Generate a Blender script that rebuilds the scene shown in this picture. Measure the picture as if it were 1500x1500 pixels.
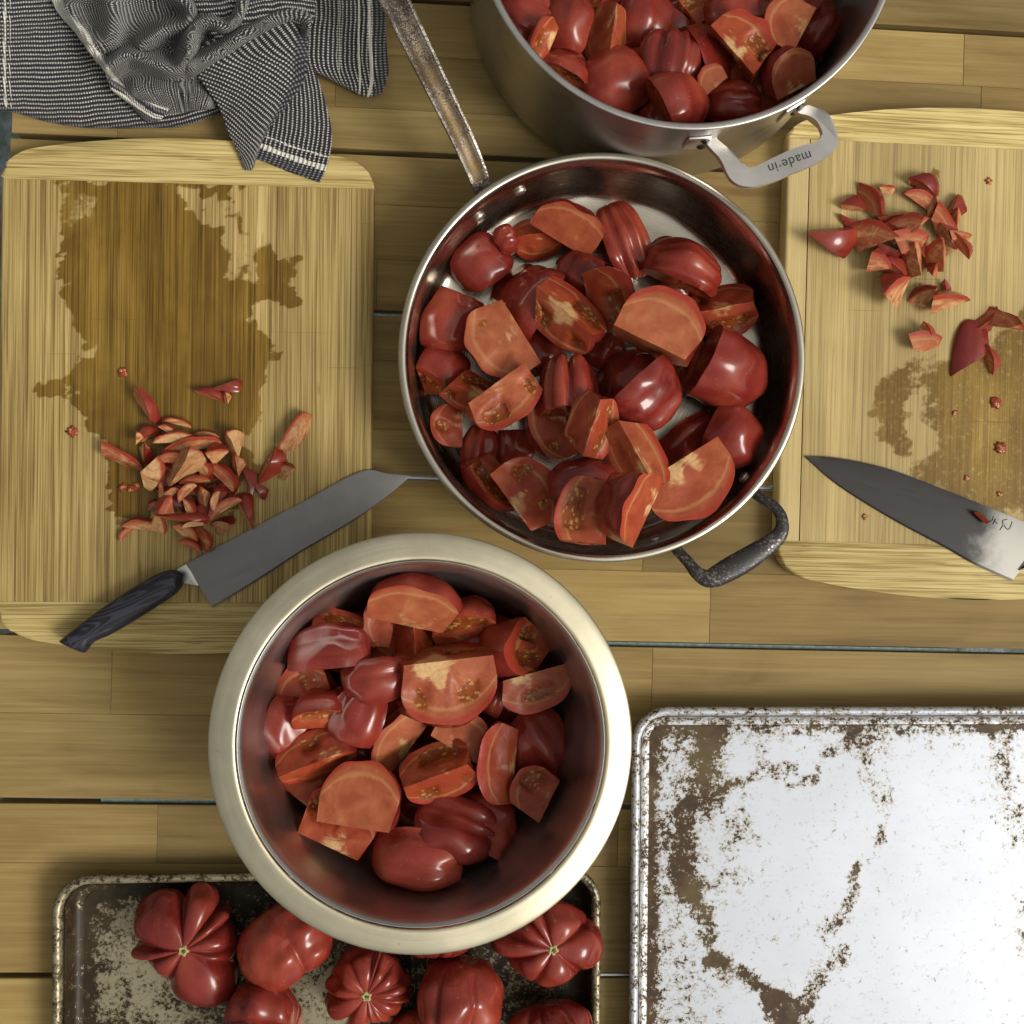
import bpy, bmesh, math, random
import numpy as np
from mathutils import Vector, Matrix, Euler
R = math.radians
for o in list(bpy.data.objects): bpy.data.objects.remove(o)
scene = bpy.context.scene
COL = scene.collection

# ------------------------------------------------------------------ camera
TILT = R(4.0); FPX = 1750.0
CAM = Vector((-math.sin(TILT), 0, math.cos(TILT)))
AX_R = Vector((math.cos(TILT), 0, math.sin(TILT))); AX_U = Vector((0, 1, 0)); AX_D = Vector((math.sin(TILT), 0, -math.cos(TILT)))
cd = bpy.data.cameras.new('camera'); cam = bpy.data.objects.new('camera', cd); COL.objects.link(cam)
cam.location = CAM; cam.rotation_euler = (0, -TILT, 0)
cd.sensor_width = 36; cd.lens = 36*FPX/1500; cd.clip_start = 0.02; cd.clip_end = 200
scene.camera = cam
# ------------------------------------------------------------------ light: soft bright overcast, stronger from the lower right
SUN_AZ = R(118); SUN_EL = R(44)
w = bpy.data.worlds.new('World'); scene.world = w; w.use_nodes = True
wn = w.node_tree; bg = wn.nodes['Background']
sky = wn.nodes.new('ShaderNodeTexSky'); sky.sky_type = 'NISHITA'; sky.sun_disc = False
sky.sun_elevation = SUN_EL; sky.sun_rotation = SUN_AZ; sky.air_density = 1.0; sky.dust_density = 4.0; sky.ozone_density = 1.0
hs = wn.nodes.new('ShaderNodeHueSaturation'); hs.inputs['Saturation'].default_value = 0.10
wn.links.new(sky.outputs[0], hs.inputs['Color'])
# overcast sky: luminance grows from horizon to zenith as (1 + 2 sin(elevation)) / 3, the same all round
tcw = wn.nodes.new('ShaderNodeTexCoord'); sxw = wn.nodes.new('ShaderNodeSeparateXYZ'); wn.links.new(tcw.outputs['Generated'], sxw.inputs[0])
mrw = wn.nodes.new('ShaderNodeMapRange'); wn.links.new(sxw.outputs[2], mrw.inputs[0]); mrw.inputs[1].default_value = 0; mrw.inputs[2].default_value = 1; mrw.inputs[3].default_value = 0.30; mrw.inputs[4].default_value = 1.25
mxw = wn.nodes.new('ShaderNodeVectorMath'); mxw.operation = 'SCALE'; wn.links.new(hs.outputs[0], mxw.inputs[0]); wn.links.new(mrw.outputs[0], mxw.inputs['Scale'])
tnw = wn.nodes.new('ShaderNodeVectorMath'); tnw.operation = 'MULTIPLY'; tnw.inputs[1].default_value = (1.04, 1.0, 0.89); wn.links.new(mxw.outputs[0], tnw.inputs[0])
wn.links.new(tnw.outputs[0], bg.inputs[0]); bg.inputs[1].default_value = 0.105
sl = bpy.data.lights.new('sun', 'SUN'); sl.energy = 1.45; sl.angle = R(22); sl.color = (1, 0.97, 0.92)
sun = bpy.data.objects.new('sun', sl); COL.objects.link(sun)
sd = Vector((math.sin(SUN_AZ)*math.cos(SUN_EL), math.cos(SUN_AZ)*math.cos(SUN_EL), math.sin(SUN_EL)))
sun.rotation_euler = sd.to_track_quat('Z', 'Y').to_euler(); sun.location = (2, -1.5, 3)
vs = scene.view_settings
vs.view_transform = 'Standard'; vs.look = 'None'; vs.exposure = 0.30; vs.gamma = 1.0; vs.use_curve_mapping = False

# ------------------------------------------------------------------ helpers
def P(u, v, z=0.0):
    d = AX_R*((u-750)/FPX) + AX_U*((750-v)/FPX) + AX_D
    return CAM + d*((z-CAM.z)/d.z)
def MPP(p):
    return (p-CAM).dot(AX_D)/FPX
def sstep(x, a, b):
    t = np.clip((np.asarray(x, float)-a)/(b-a), 0, 1); return t*t*(3-2*t)
def vnoise(x, y, seed=0):
    rng = np.random.RandomState(seed); T = rng.rand(256, 256)
    xi = np.floor(x).astype(int); yi = np.floor(y).astype(int); fx = x-xi; fy = y-yi
    fx = fx*fx*(3-2*fx); fy = fy*fy*(3-2*fy)
    g = lambda a, b: T[a % 256, b % 256]
    return (g(xi, yi)*(1-fx)+g(xi+1, yi)*fx)*(1-fy)+(g(xi, yi+1)*(1-fx)+g(xi+1, yi+1)*fx)*fy
def fbm(x, y, seed=0, octv=4):
    s = 0; a = 0.5; t = 0
    for k in range(octv):
        s = s+a*vnoise(x*2**k, y*2**k, seed+k); t += a; a *= 0.55
    return s/t
def sdf_poly(px, py, poly):
    poly = np.array(poly, float); n = len(poly)
    d = np.full(px.shape, 1e9); ins = np.zeros(px.shape, bool)
    for i in range(n):
        ax, ay = poly[i]; bx, by = poly[(i+1) % n]
        ex, ey = bx-ax, by-ay; wx, wy = px-ax, py-ay
        t = np.clip((wx*ex+wy*ey)/(ex*ex+ey*ey+1e-12), 0, 1)
        d = np.minimum(d, np.hypot(wx-ex*t, wy-ey*t))
        c = ((ay > py) != (by > py)) & (px < (bx-ax)*(py-ay)/((by-ay) if by != ay else 1e-9)+ax)
        ins ^= c
    return np.where(ins, -d, d)
def dist_line(px, py, pts):
    d = np.full(px.shape, 1e9)
    for (ax, ay), (bx, by) in zip(pts[:-1], pts[1:]):
        ex, ey = bx-ax, by-ay; wx, wy = px-ax, py-ay
        t = np.clip((wx*ex+wy*ey)/(ex*ex+ey*ey+1e-12), 0, 1)
        d = np.minimum(d, np.hypot(wx-ex*t, wy-ey*t))
    return d
def cr(pts, n=8, closed=False):
    pts = [np.array(p, float) for p in pts]; out = []; N = len(pts)
    rng = range(N) if closed else range(N-1)
    for i in rng:
        if closed: p0, p1, p2, p3 = pts[i-1], pts[i], pts[(i+1) % N], pts[(i+2) % N]
        else:
            p1, p2 = pts[i], pts[i+1]
            p0 = pts[i-1] if i > 0 else 2*p1-p2
            p3 = pts[i+2] if i+2 < N else 2*p2-p1
        for k in range(n):
            t = k/n
            out.append(0.5*((2*p1)+(-p0+p2)*t+(2*p0-5*p1+4*p2-p3)*t*t+(-p0+3*p1-3*p2+p3)*t**3))
    if not closed: out.append(pts[-1])
    return out
def tag(o, label=None, cat=None, group=None, kind=None):
    if label: o['label'] = label
    if cat: o['category'] = cat
    if group: o['group'] = group
    if kind: o['kind'] = kind
    return o
def link(name, me, mats, parent=None, smooth=True):
    o = bpy.data.objects.new(name, me); COL.objects.link(o)
    if mats is not None:
        for m in (mats if isinstance(mats, (list, tuple)) else [mats]): me.materials.append(m)
    if parent: o.parent = parent
    if smooth and len(me.polygons): me.polygons.foreach_set('use_smooth', [True]*len(me.polygons))
    return o
def from_bm(name, bm, mats, parent=None, smooth=True):
    me = bpy.data.meshes.new(name); bm.normal_update(); bm.to_mesh(me); bm.free()
    return link(name, me, mats, parent, smooth)
def empty(name, loc=(0, 0, 0), rz=0):
    o = bpy.data.objects.new(name, None); COL.objects.link(o); o.location = loc; o.rotation_euler = (0, 0, rz)
    o.empty_display_size = 0.02; return o
def sharp_by_angle(o, ang=35):
    me = o.data; bm = bmesh.new(); bm.from_mesh(me)
    for e in bm.edges:
        if len(e.link_faces) == 2 and e.calc_face_angle(0) > R(ang): e.smooth = False
    bm.to_mesh(me); bm.free()
def box_bm(x0, x1, y0, y1, z0, z1, bev=0.0, seg=1):
    bm = bmesh.new(); bmesh.ops.create_cube(bm, size=1)
    for v in bm.verts:
        v.co = ((x0+x1)/2+v.co.x*(x1-x0), (y0+y1)/2+v.co.y*(y1-y0), (z0+z1)/2+v.co.z*(z1-z0))
    if bev: bmesh.ops.bevel(bm, geom=bm.edges[:], offset=bev, segments=seg, affect='EDGES', profile=0.5)
    return bm
def plate_bm(poly, z0, z1, bev=0.0, seg=2, zf=None, edge_ok=None):
    bm = bmesh.new()
    a = 0.5*sum(poly[i][0]*poly[(i+1) % len(poly)][1]-poly[(i+1) % len(poly)][0]*poly[i][1] for i in range(len(poly)))
    if a < 0: poly = poly[::-1]
    top = [bm.verts.new((p[0], p[1], z1)) for p in poly]; bot = [bm.verts.new((p[0], p[1], z0)) for p in poly]
    n = len(poly); bm.faces.new(top); bm.faces.new(bot[::-1])
    for i in range(n): bm.faces.new((top[i], bot[i], bot[(i+1) % n], top[(i+1) % n]))
    if bev:
        es = []
        for ring in (top, bot):
            for i in range(n):
                e = bm.edges.get((ring[i], ring[(i+1) % n]))
                if edge_ok is None or edge_ok(e): es.append(e)
        bmesh.ops.bevel(bm, geom=es, offset=bev, segments=seg, affect='EDGES', profile=0.5, clamp_overlap=True)
    if zf:
        for v in bm.verts: v.co.z += zf(v.co)
    return bm
def lathe_bm(prof, seg=128):
    bm = bmesh.new(); rings = []
    for r, z in prof:
        if r < 1e-6: rings.append([bm.verts.new((0, 0, z))])
        else: rings.append([bm.verts.new((r*math.cos(2*math.pi*i/seg), r*math.sin(2*math.pi*i/seg), z)) for i in range(seg)])
    for a, b in zip(rings[:-1], rings[1:]):
        for i in range(seg):
            j = (i+1) % seg
            if len(a) == 1 and len(b) == 1: continue
            if len(a) == 1: bm.faces.new((a[0], b[i], b[j]))
            elif len(b) == 1: bm.faces.new((a[i], b[0], a[j]))
            else: bm.faces.new((a[i], b[i], b[j], a[j]))
    bmesh.ops.recalc_face_normals(bm, faces=bm.faces[:])
    return bm
def sweep_bm(path, sect, up=Vector((0, 0, 1)), closed=False):
    path = [Vector(p) for p in path]; n = len(path); bm = bmesh.new(); rings = []
    for i, p in enumerate(path):
        t = (path[min(i+1, n-1)]-path[max(i-1, 0)]).normalized()
        s = t.cross(up).normalized(); u = s.cross(t).normalized()
        rings.append([bm.verts.new(p+s*a+u*b) for a, b in sect(i/(n-1))])
    m = len(rings[0])
    for a, b in zip(rings[:-1], rings[1:]):
        for i in range(m): bm.faces.new((a[i], a[(i+1) % m], b[(i+1) % m], b[i]))
    bm.faces.new(rings[0][::-1]); bm.faces.new(rings[-1])
    bmesh.ops.recalc_face_normals(bm, faces=bm.faces[:])
    return bm

# ------------------------------------------------------------------ materials
class NB:
    def __init__(s, name):
        s.m = bpy.data.materials.new(name); s.m.use_nodes = True; s.nt = s.m.node_tree
        s.b = s.nt.nodes['Principled BSDF']
    def n(s, t, ins=None, out=0, **pr):
        nd = s.nt.nodes.new('ShaderNode'+t)
        for k, v in pr.items(): setattr(nd, k, v)
        for k, v in (ins or {}).items(): s.put(nd.inputs[k], v)
        return nd.outputs[out]
    def put(s, sock, v):
        if isinstance(v, bpy.types.NodeSocket): s.nt.links.new(v, sock)
        else:
            if sock.type == 'RGBA' and len(v) == 3: v = (*v, 1)
            sock.default_value = v
    def set(s, **kw):
        for k, v in kw.items(): s.put(s.b.inputs[k.replace('_', ' ')], v)
    def obj(s, scale=(1, 1, 1), off=None):
        c = s.n('TexCoord', out=3)
        if off is not None: c = s.n('VectorMath', {0: c, 1: off}, operation='ADD')
        return s.n('Mapping', {'Vector': c, 'Scale': scale})
    def rnd(s): return s.n('ObjectInfo', out=5)
    def noise(s, vec, scale=5, detail=4, rough=0.55, dist=0.0, out=0):
        return s.n('TexNoise', {'Vector': vec, 'Scale': scale, 'Detail': detail, 'Roughness': rough, 'Distortion': dist}, out=out)
    def ramp(s, fac, stops, interp='LINEAR'):
        nd = s.nt.nodes.new('ShaderNodeValToRGB'); s.put(nd.inputs[0], fac); e = nd.color_ramp.elements; nd.color_ramp.interpolation = interp
        while len(e) < len(stops): e.new(0.5)
        for el, (p, c) in zip(e, stops):
            el.position = p; el.color = (c, c, c, 1) if not hasattr(c, '__len__') else (*c, 1)
        return nd.outputs[0]
    def mix(s, fac, a, b, mode='MIX'):
        nd = s.nt.nodes.new('ShaderNodeMix'); nd.data_type = 'RGBA'; nd.blend_type = mode
        s.put(nd.inputs[0], fac); s.put(nd.inputs[6], a); s.put(nd.inputs[7], b); return nd.outputs[2]
    def math(s, op, a, b=0.0, c=0.0):
        return s.n('Math', {0: a, 1: b, 2: c}, operation=op)
    def mr(s, v, a, b, c=0.0, d=1.0, smooth=False):
        return s.n('MapRange', {0: v, 1: a, 2: b, 3: c, 4: d}, interpolation_type='SMOOTHSTEP' if smooth else 'LINEAR')
    def attr(s, name, out=2): return s.n('Attribute', out=out, attribute_name=name)
    def bump(s, h, strength=0.3, dist=0.001):
        s.put(s.b.inputs['Normal'], s.n('Bump', {'Height': h, 'Strength': strength, 'Distance': dist}))
def rand_off(nb, k=37.0):
    r = nb.rnd(); return nb.n('CombineXYZ', {0: nb.math('MULTIPLY', r, k), 1: nb.math('MULTIPLY', r, k*1.7), 2: nb.math('MULTIPLY', r, k*0.6)})

def m_wood():
    nb = NB('acacia wood'); off = rand_off(nb)
    g1 = nb.noise(nb.obj((5, 70, 5), off), 1.0, 6, 0.6, 0.6)
    g2 = nb.noise(nb.obj((9, 420, 9), off), 1.0, 3, 0.6, 0.2)
    big = nb.noise(nb.obj((3.5, 16, 3), off), 1.0, 4, 0.55, 1.6)
    kn = nb.noise(nb.obj((7, 17, 3), off), 1.0, 2, 0.5, 0.8)
    c = nb.ramp(nb.math('ADD', nb.math('MULTIPLY', g1, 0.55), nb.math('MULTIPLY', big, 0.45)),
                [(0.28, (0.175, 0.115, 0.040)), (0.45, (0.315, 0.222, 0.084)), (0.60, (0.385, 0.283, 0.112)), (0.8, (0.47, 0.36, 0.155))])
    c = nb.mix(nb.mr(g2, 0.35, 0.62, 0.40, 0.0), c, (0.60, 0.54, 0.42), 'MULTIPLY')
    c = nb.mix(nb.mr(kn, 0.68, 0.76, 0, 0.8, True), c, (0.09, 0.055, 0.022))
    r = nb.rnd()
    c = nb.mix(1.0, c, nb.ramp(r, [(0, (0.62, 0.60, 0.56)), (0.3, (0.95, 0.95, 0.95)), (0.6, (0.80, 0.76, 0.68)), (1, (1.10, 1.08, 1.02))]), 'MULTIPLY')
    nb.set(Base_Color=c, Roughness=nb.mr(g2, 0.3, 0.7, 0.52, 0.66), Specular_IOR_Level=0.25)
    nb.bump(g2, 0.12, 0.0004); return nb.m
def m_bamboo(name, end=False, pale=0.0):
    nb = NB(name); off = rand_off(nb)
    sc1 = (8, 260, 5) if end else (330, 5, 5); sc2 = (14, 900, 5) if end else (1100, 9, 5); sc3 = (30, 260, 5) if end else (170, 22, 5)
    g1 = nb.noise(nb.obj(sc1, off), 1, 3, 0.6, 0.1); g2 = nb.noise(nb.obj(sc2, off), 1, 2, 0.5); kn = nb.noise(nb.obj(sc3, off), 1, 2, 0.5)
    big = nb.noise(nb.obj((9, 9, 9)), 1, 3, 0.5)
    if end: st = [(0.26, (0.40, 0.285, 0.090)), (0.5, (0.66, 0.52, 0.215)), (0.74, (0.78, 0.65, 0.31))]
    else: st = [(0.27, (0.19, 0.120, 0.036)), (0.46, (0.42, 0.305, 0.110)), (0.75, (0.58, 0.445, 0.195))]
    c = nb.ramp(g1, st)
    c = nb.mix(nb.mr(g2, 0.34, 0.54, 0.75, 0.0), c, (0.36, 0.28, 0.16), 'MULTIPLY')
    c = nb.mix(nb.mr(kn, 0.68, 0.76, 0.0, 0.5), c, (0.17, 0.10, 0.03))
    if pale: c = nb.mix(pale, c, (0.72, 0.58, 0.29))
    r = nb.rnd()
    c = nb.mix(1.0, c, nb.ramp(r, [(0, (0.80, 0.79, 0.76)), (0.5, (0.97, 0.97, 0.97)), (1, (1.1, 1.1, 1.1))]), 'MULTIPLY')
    c = nb.mix(1.0, c, nb.ramp(big, [(0.3, (0.86, 0.85, 0.82)), (0.7, (1.06, 1.06, 1.06))]), 'MULTIPLY')
    wet = nb.attr('wet'); fine = nb.noise(nb.obj((1, 1, 1)), 260, 3, 0.6)
    wm = nb.mr(nb.math('ADD', wet, nb.math('MULTIPLY', nb.math('SUBTRACT', fine, 0.5), 0.45)), 0.40, 0.62, 0, 1, True)
    wv_ = nb.noise(nb.obj((26, 11, 1)), 1, 4, 0.6, 0.6); wc = nb.mix(1.0, c, nb.ramp(wv_, [(0.3, (0.34, 0.255, 0.085)), (0.55, (0.50, 0.40, 0.17)), (0.72, (0.66, 0.56, 0.32))]), 'MULTIPLY')
    c = nb.mix(wm, c, wc)
    # fine knife cuts worn into the face
    for ang, s in ((0.55, 13), (-0.75, 10), (1.2, 12)):
        mp = nb.n('Mapping', {'Vector': nb.n('TexCoord', out=3), 'Rotation': (0, 0, ang), 'Scale': (s*0.5, s*30, 1)})
        cu = nb.noise(mp, 1.0, 1, 0.4)
        c = nb.mix(nb.mr(cu, 0.765, 0.79, 0, 0.45), c, (0.13, 0.08, 0.03))
    nb.set(Base_Color=c, Roughness=nb.mr(wm, 0, 1, 0.6, 0.38), Specular_IOR_Level=0.3)
    nb.bump(g2, 0.12, 0.0004); return nb.m
def m_steel(name, col=(0.60, 0.585, 0.56), r0=0.22, r1=0.36, ring=True, tint=None, scr=0.5):
    nb = NB(name)
    if ring:
        c = nb.n('TexCoord', out=3)
        sx = nb.n('SeparateXYZ', {0: c}); sy = nb.n('SeparateXYZ', {0: c}, out=1); sz = nb.n('SeparateXYZ', {0: c}, out=2)
        rad = nb.math('SQRT', nb.math('ADD', nb.math('MULTIPLY', sx, sx), nb.math('MULTIPLY', sy, sy)))
        ang = nb.math('ARCTAN2', sy, sx)
        v = nb.n('CombineXYZ', {0: nb.math('MULTIPLY', rad, 900), 1: nb.math('MULTIPLY', ang, 1.5), 2: nb.math('MULTIPLY', sz, 900)})
    else: v = nb.obj((60, 1500, 60))
    br = nb.noise(v, 1, 3, 0.6)
    bl = nb.noise(nb.obj((1, 1, 1)), 22, 4, 0.6); sp = nb.noise(nb.obj((1, 1, 1)), 180, 2, 0.6)
    cc = nb.mix(nb.mr(bl, 0.35, 0.7), tuple(x*0.86 for x in col), col)
    cc = nb.mix(nb.mr(sp, 0.70, 0.76, 0, 0.35), cc, (0.25, 0.21, 0.16))
    rg = nb.math('ADD', nb.mr(br, 0.3, 0.7, r0, r1), nb.mr(bl, 0.3, 0.75, -0.04, 0.08))
    nb.set(Base_Color=cc, Metallic=1.0, Roughness=rg)
    nb.bump(br, 0.05*scr*2, 0.0003); return nb.m
def m_oldmetal(name, dark, light, speck=220, thr=0.5, rough=0.5, metal=0.8, gold=None):
    nb = NB(name); v = nb.obj((1, 1, 1))
    a = nb.noise(v, speck, 4, 0.65); b = nb.noise(v, 30, 4, 0.6)
    f = nb.math('ADD', nb.math('MULTIPLY', a, 0.6), nb.math('MULTIPLY', b, 0.4))
    c = nb.mix(nb.mr(f, thr-0.06, thr+0.08, 0, 1, True), dark, light)
    if gold: c = nb.mix(nb.mr(nb.noise(v, 16, 3, 0.5), 0.48, 0.62, 0, 0.8), c, nb.mix(nb.mr(a, 0.45, 0.6), gold, dark))
    nb.set(Base_Color=c, Metallic=nb.mr(f, thr-0.1, thr+0.1, 0.25, metal), Roughness=nb.mr(a, 0.3, 0.7, rough+0.12, rough-0.12))
    nb.bump(a, 0.5, 0.0006); return nb.m
def m_tray(name, clean, brown, olive, bright=True):
    nb = NB(name); v = nb.obj((1, 1, 1))
    st = nb.attr('stain'); f1 = nb.noise(v, 420, 4, 0.7); f2 = nb.noise(v, 105, 5, 0.7); f3 = nb.noise(v, 14, 4, 0.6)
    sm = nb.math('ADD', st, nb.math('ADD', nb.math('MULTIPLY', nb.math('SUBTRACT', f1, 0.5), 1.15), nb.math('MULTIPLY', nb.math('SUBTRACT', f2, 0.5), 1.55)))
    soft = nb.mr(sm, 0.22, 0.52, 0, 0.62, True); hard = nb.mr(sm, 0.50, 0.56, 0, 1, True)
    scr = nb.noise(nb.n('Mapping', {'Vector': nb.n('TexCoord', out=3), 'Rotation': (0, 0, 0.9), 'Scale': (8, 600, 1)}), 1, 2, 0.5)
    c = nb.mix(nb.mr(f3, 0.35, 0.7), tuple(x*0.93 for x in clean), clean)
    c = nb.mix(nb.mr(scr, 0.60, 0.70, 0, 0.10), c, (0.4, 0.38, 0.32))
    c = nb.mix(nb.mr(f1, 0.66, 0.74, 0, 0.25), c, (0.35, 0.32, 0.22))
    c = nb.mix(soft, c, olive)
    bw = nb.mix(nb.mr(f2, 0.35, 0.65), brown, tuple(x*0.45 for x in brown))
    bw = nb.mix(nb.mr(f3, 0.5, 0.65, 0, 0.6), bw, tuple(x*0.55 for x in olive))
    c = nb.mix(hard, c, bw)
    nb.set(Base_Color=c, Metallic=nb.math('MULTIPLY', nb.math('SUBTRACT', 1.0, hard), 0.30 if bright else 0.6), Roughness=nb.mr(hard, 0, 1, 0.44, 0.5), Specular_IOR_Level=0.3)
    nb.bump(nb.math('ADD', hard, nb.math('MULTIPLY', f1, 0.3)), 0.25, 0.0003); return nb.m
def m_skin():
    nb = NB('tomato skin'); v = nb.obj((1, 1, 1), rand_off(nb))
    a = nb.noise(v, 28, 3, 0.5); b = nb.noise(v, 420, 2, 0.6); st = nb.noise(nb.n('Mapping', {'Vector': v, 'Scale': (130, 20, 130)}), 1, 3, 0.6)
    c = nb.ramp(a, [(0.3, (0.160, 0.015, 0.011)), (0.52, (0.228, 0.027, 0.018)), (0.72, (0.305, 0.050, 0.026))])
    c = nb.mix(nb.mr(st, 0.5, 0.75, 0, 0.25), c, (0.40, 0.085, 0.038))
    c = nb.mix(nb.mr(b, 0.66, 0.75, 0, 0.35), c, (0.52, 0.17, 0.09))
    r = nb.rnd()
    c = nb.mix(1.0, c, nb.ramp(r, [(0, (0.82, 0.78, 0.9)), (0.5, (1, 1, 1)), (1, (1.15, 1.25, 1.1))]), 'MULTIPLY')
    nb.set(Base_Color=c, Roughness=nb.mr(a, 0.3, 0.7, 0.12, 0.24), Specular_IOR_Level=0.46, Subsurface_Weight=0.06, Subsurface_Radius=(1.0, 0.25, 0.12), Subsurface_Scale=0.004)
    nb.bump(nb.math('ADD', a, nb.math('MULTIPLY', st, 0.2)), 0.10, 0.0015); return nb.m
def m_flesh():
    nb = NB('tomato flesh'); v = nb.obj((1, 1, 1), rand_off(nb))
    loc = nb.attr('loc'); core = nb.attr('core'); rim = nb.attr('rim'); pale = nb.attr('pale')
    n1 = nb.noise(v, 65, 4, 0.6, 0.6); n2 = nb.noise(v, 330, 4, 0.65); fib = nb.noise(nb.n('Mapping', {'Vector': v, 'Scale': (150, 45, 110)}), 1, 4, 0.65, 1.5)
    lo_ = nb.noise(v, 22, 3, 0.5)
    c = nb.ramp(n1, [(0.3, (0.235, 0.026, 0.011)), (0.55, (0.335, 0.060, 0.021)), (0.75, (0.42, 0.105, 0.036))])
    c = nb.mix(pale, c, nb.ramp(n1, [(0.3, (0.35, 0.088, 0.036)), (0.55, (0.455, 0.150, 0.064)), (0.75, (0.53, 0.22, 0.095))]))
    c = nb.mix(nb.mr(lo_, 0.35, 0.68, 0, 0.6), c, (0.27, 0.042, 0.018))
    ring = nb.math('ADD', rim, nb.math('MULTIPLY', nb.math('SUBTRACT', n1, 0.5), 0.12))
    vasc = nb.math('MULTIPLY', nb.mr(ring, 0.70, 0.76, 0, 1, True), nb.mr(ring, 0.76, 0.83, 1, 0, True))
    c = nb.mix(nb.math('MULTIPLY', vasc, 0.35), c, (0.60, 0.33, 0.14))
    cm = nb.mr(nb.math('ADD', core, nb.math('MULTIPLY', nb.math('SUBTRACT', fib, 0.5), 1.5)), 0.45, 1.0, 0, 0.85, True)
    c = nb.mix(cm, c, nb.mix(nb.mr(n2, 0.35, 0.65), (0.60, 0.34, 0.13), (0.72, 0.50, 0.26)))
    c = nb.mix(nb.mr(ring, 0.86, 0.97, 0, 0.9, True), c, (0.33, 0.034, 0.018))
    lm = nb.mr(nb.math('ADD', loc, nb.math('MULTIPLY', nb.math('SUBTRACT', n1, 0.5), 0.9)), 0.40, 0.62, 0, 1, True)
    gel = nb.ramp(n1, [(0.3, (0.13, 0.022, 0.006)), (0.6, (0.27, 0.062, 0.014)), (0.8, (0.38, 0.12, 0.025))])
    vo = nb.n('TexVoronoi', {'Vector': nb.n('Mapping', {'Vector': v, 'Scale': (1, 0.62, 1)}), 'Scale': 290.0}, out=0)
    seed = nb.mr(vo, 0.30, 0.42, 1, 0, True)
    gel = nb.mix(nb.math('MULTIPLY', seed, nb.mr(n1, 0.40, 0.52, 0, 0.85)), gel, (0.46, 0.25, 0.075))
    c = nb.mix(lm, c, gel)
    r = nb.rnd()
    c = nb.mix(1.0, c, nb.ramp(r, [(0, (0.85, 0.80, 0.80)), (0.5, (1, 1, 1)), (1, (1.08, 1.1, 1.05))]), 'MULTIPLY')
    nb.set(Base_Color=c, Roughness=nb.math('SUBTRACT', nb.mr(n2, 0.3, 0.7, 0.30, 0.5), nb.math('MULTIPLY', lm, 0.16)), Specular_IOR_Level=0.28, Subsurface_Weight=0.10, Subsurface_Radius=(1.0, 0.35, 0.15), Subsurface_Scale=0.004)
    h = nb.math('ADD', nb.math('MULTIPLY', n2, 0.35), nb.math('ADD', nb.math('MULTIPLY', fib, 0.4), nb.math('MULTIPLY', nb.math('MULTIPLY', seed, lm), 0.8)))
    nb.bump(h, 0.5, 0.0012); return nb.m
def m_towel():
    nb = NB('woven towel'); uv = nb.n('UVMap', uv_map='weave'); 
    x = nb.n('SeparateXYZ', {0: uv}); y = nb.n('SeparateXYZ', {0: uv}, out=1)
    jit = nb.noise(nb.n('Mapping', {'Vector': uv, 'Scale': (120, 120, 1)}), 1, 3, 0.6)
    yy = nb.math('ADD', y, nb.math('MULTIPLY', nb.math('SUBTRACT', jit, 0.5), 0.0012))
    s = nb.math('SINE', nb.math('MULTIPLY', yy, 2*math.pi/0.0036)); q = nb.math('SINE', nb.math('MULTIPLY', nb.math('ADD', x, nb.math('MULTIPLY', jit, 0.001)), 2*math.pi/0.0021))
    st = nb.math('ADD', s, nb.math('MULTIPLY', q, 0.55))
    thr = nb.math('ADD', st, nb.math('MULTIPLY', nb.math('SUBTRACT', nb.noise(nb.n('Mapping', {'Vector': uv, 'Scale': (700, 700, 1)}), 1, 3, 0.7), 0.5), 1.2))
    c = nb.mix(nb.mr(thr, 0.25, 1.0, 0, 1, True), (0.022, 0.022, 0.032), (0.55, 0.52, 0.47))
    band = nb.attr('band')
    bm_ = nb.mr(nb.math('ADD', band, nb.math('MULTIPLY', q, 0.12)), 0.42, 0.6, 0, 1, True)
    c = nb.mix(bm_, c, (0.72, 0.70, 0.62))
    hem = nb.attr('hem')
    hc = nb.mix(nb.mr(nb.math('ADD', q, nb.math('MULTIPLY', s, 0.8)), 0.1, 1.0), (0.022, 0.022, 0.034), (0.24, 0.225, 0.215))
    c = nb.mix(hem, c, hc)
    nb.set(Base_Color=c, Roughness=0.95, Specular_IOR_Level=0.1, Sheen_Weight=0.25)
    nb.bump(st, 0.8, 0.0009); return nb.m
def m_plain(name, col, rough=0.5, metal=0.0, spec=0.5, var=0.15, sc=60):
    nb = NB(name); n = nb.noise(nb.obj((1, 1, 1)), sc, 4, 0.6)
    nb.set(Base_Color=nb.mix(nb.mr(n, 0.3, 0.7), tuple(c*(1-var) for c in col), tuple(min(1, c*(1+var)) for c in col)), Roughness=nb.mr(n, 0.3, 0.7, rough-0.05, rough+0.06), Metallic=metal, Specular_IOR_Level=spec)
    return nb.m
def m_layered():
    nb = NB('black layered handle'); v = nb.obj((10, 34, 60))
    n = nb.noise(v, 1.0, 2, 0.4, 0.8); s = nb.math('SINE', nb.math('MULTIPLY', n, 150))
    nb.set(Base_Color=nb.mix(nb.mr(s, -0.2, 0.8, 0, 1, True), (0.008, 0.008, 0.013), (0.040, 0.038, 0.062)), Roughness=0.45)
    nb.bump(s, 0.1, 0.0004); return nb.m
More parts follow.
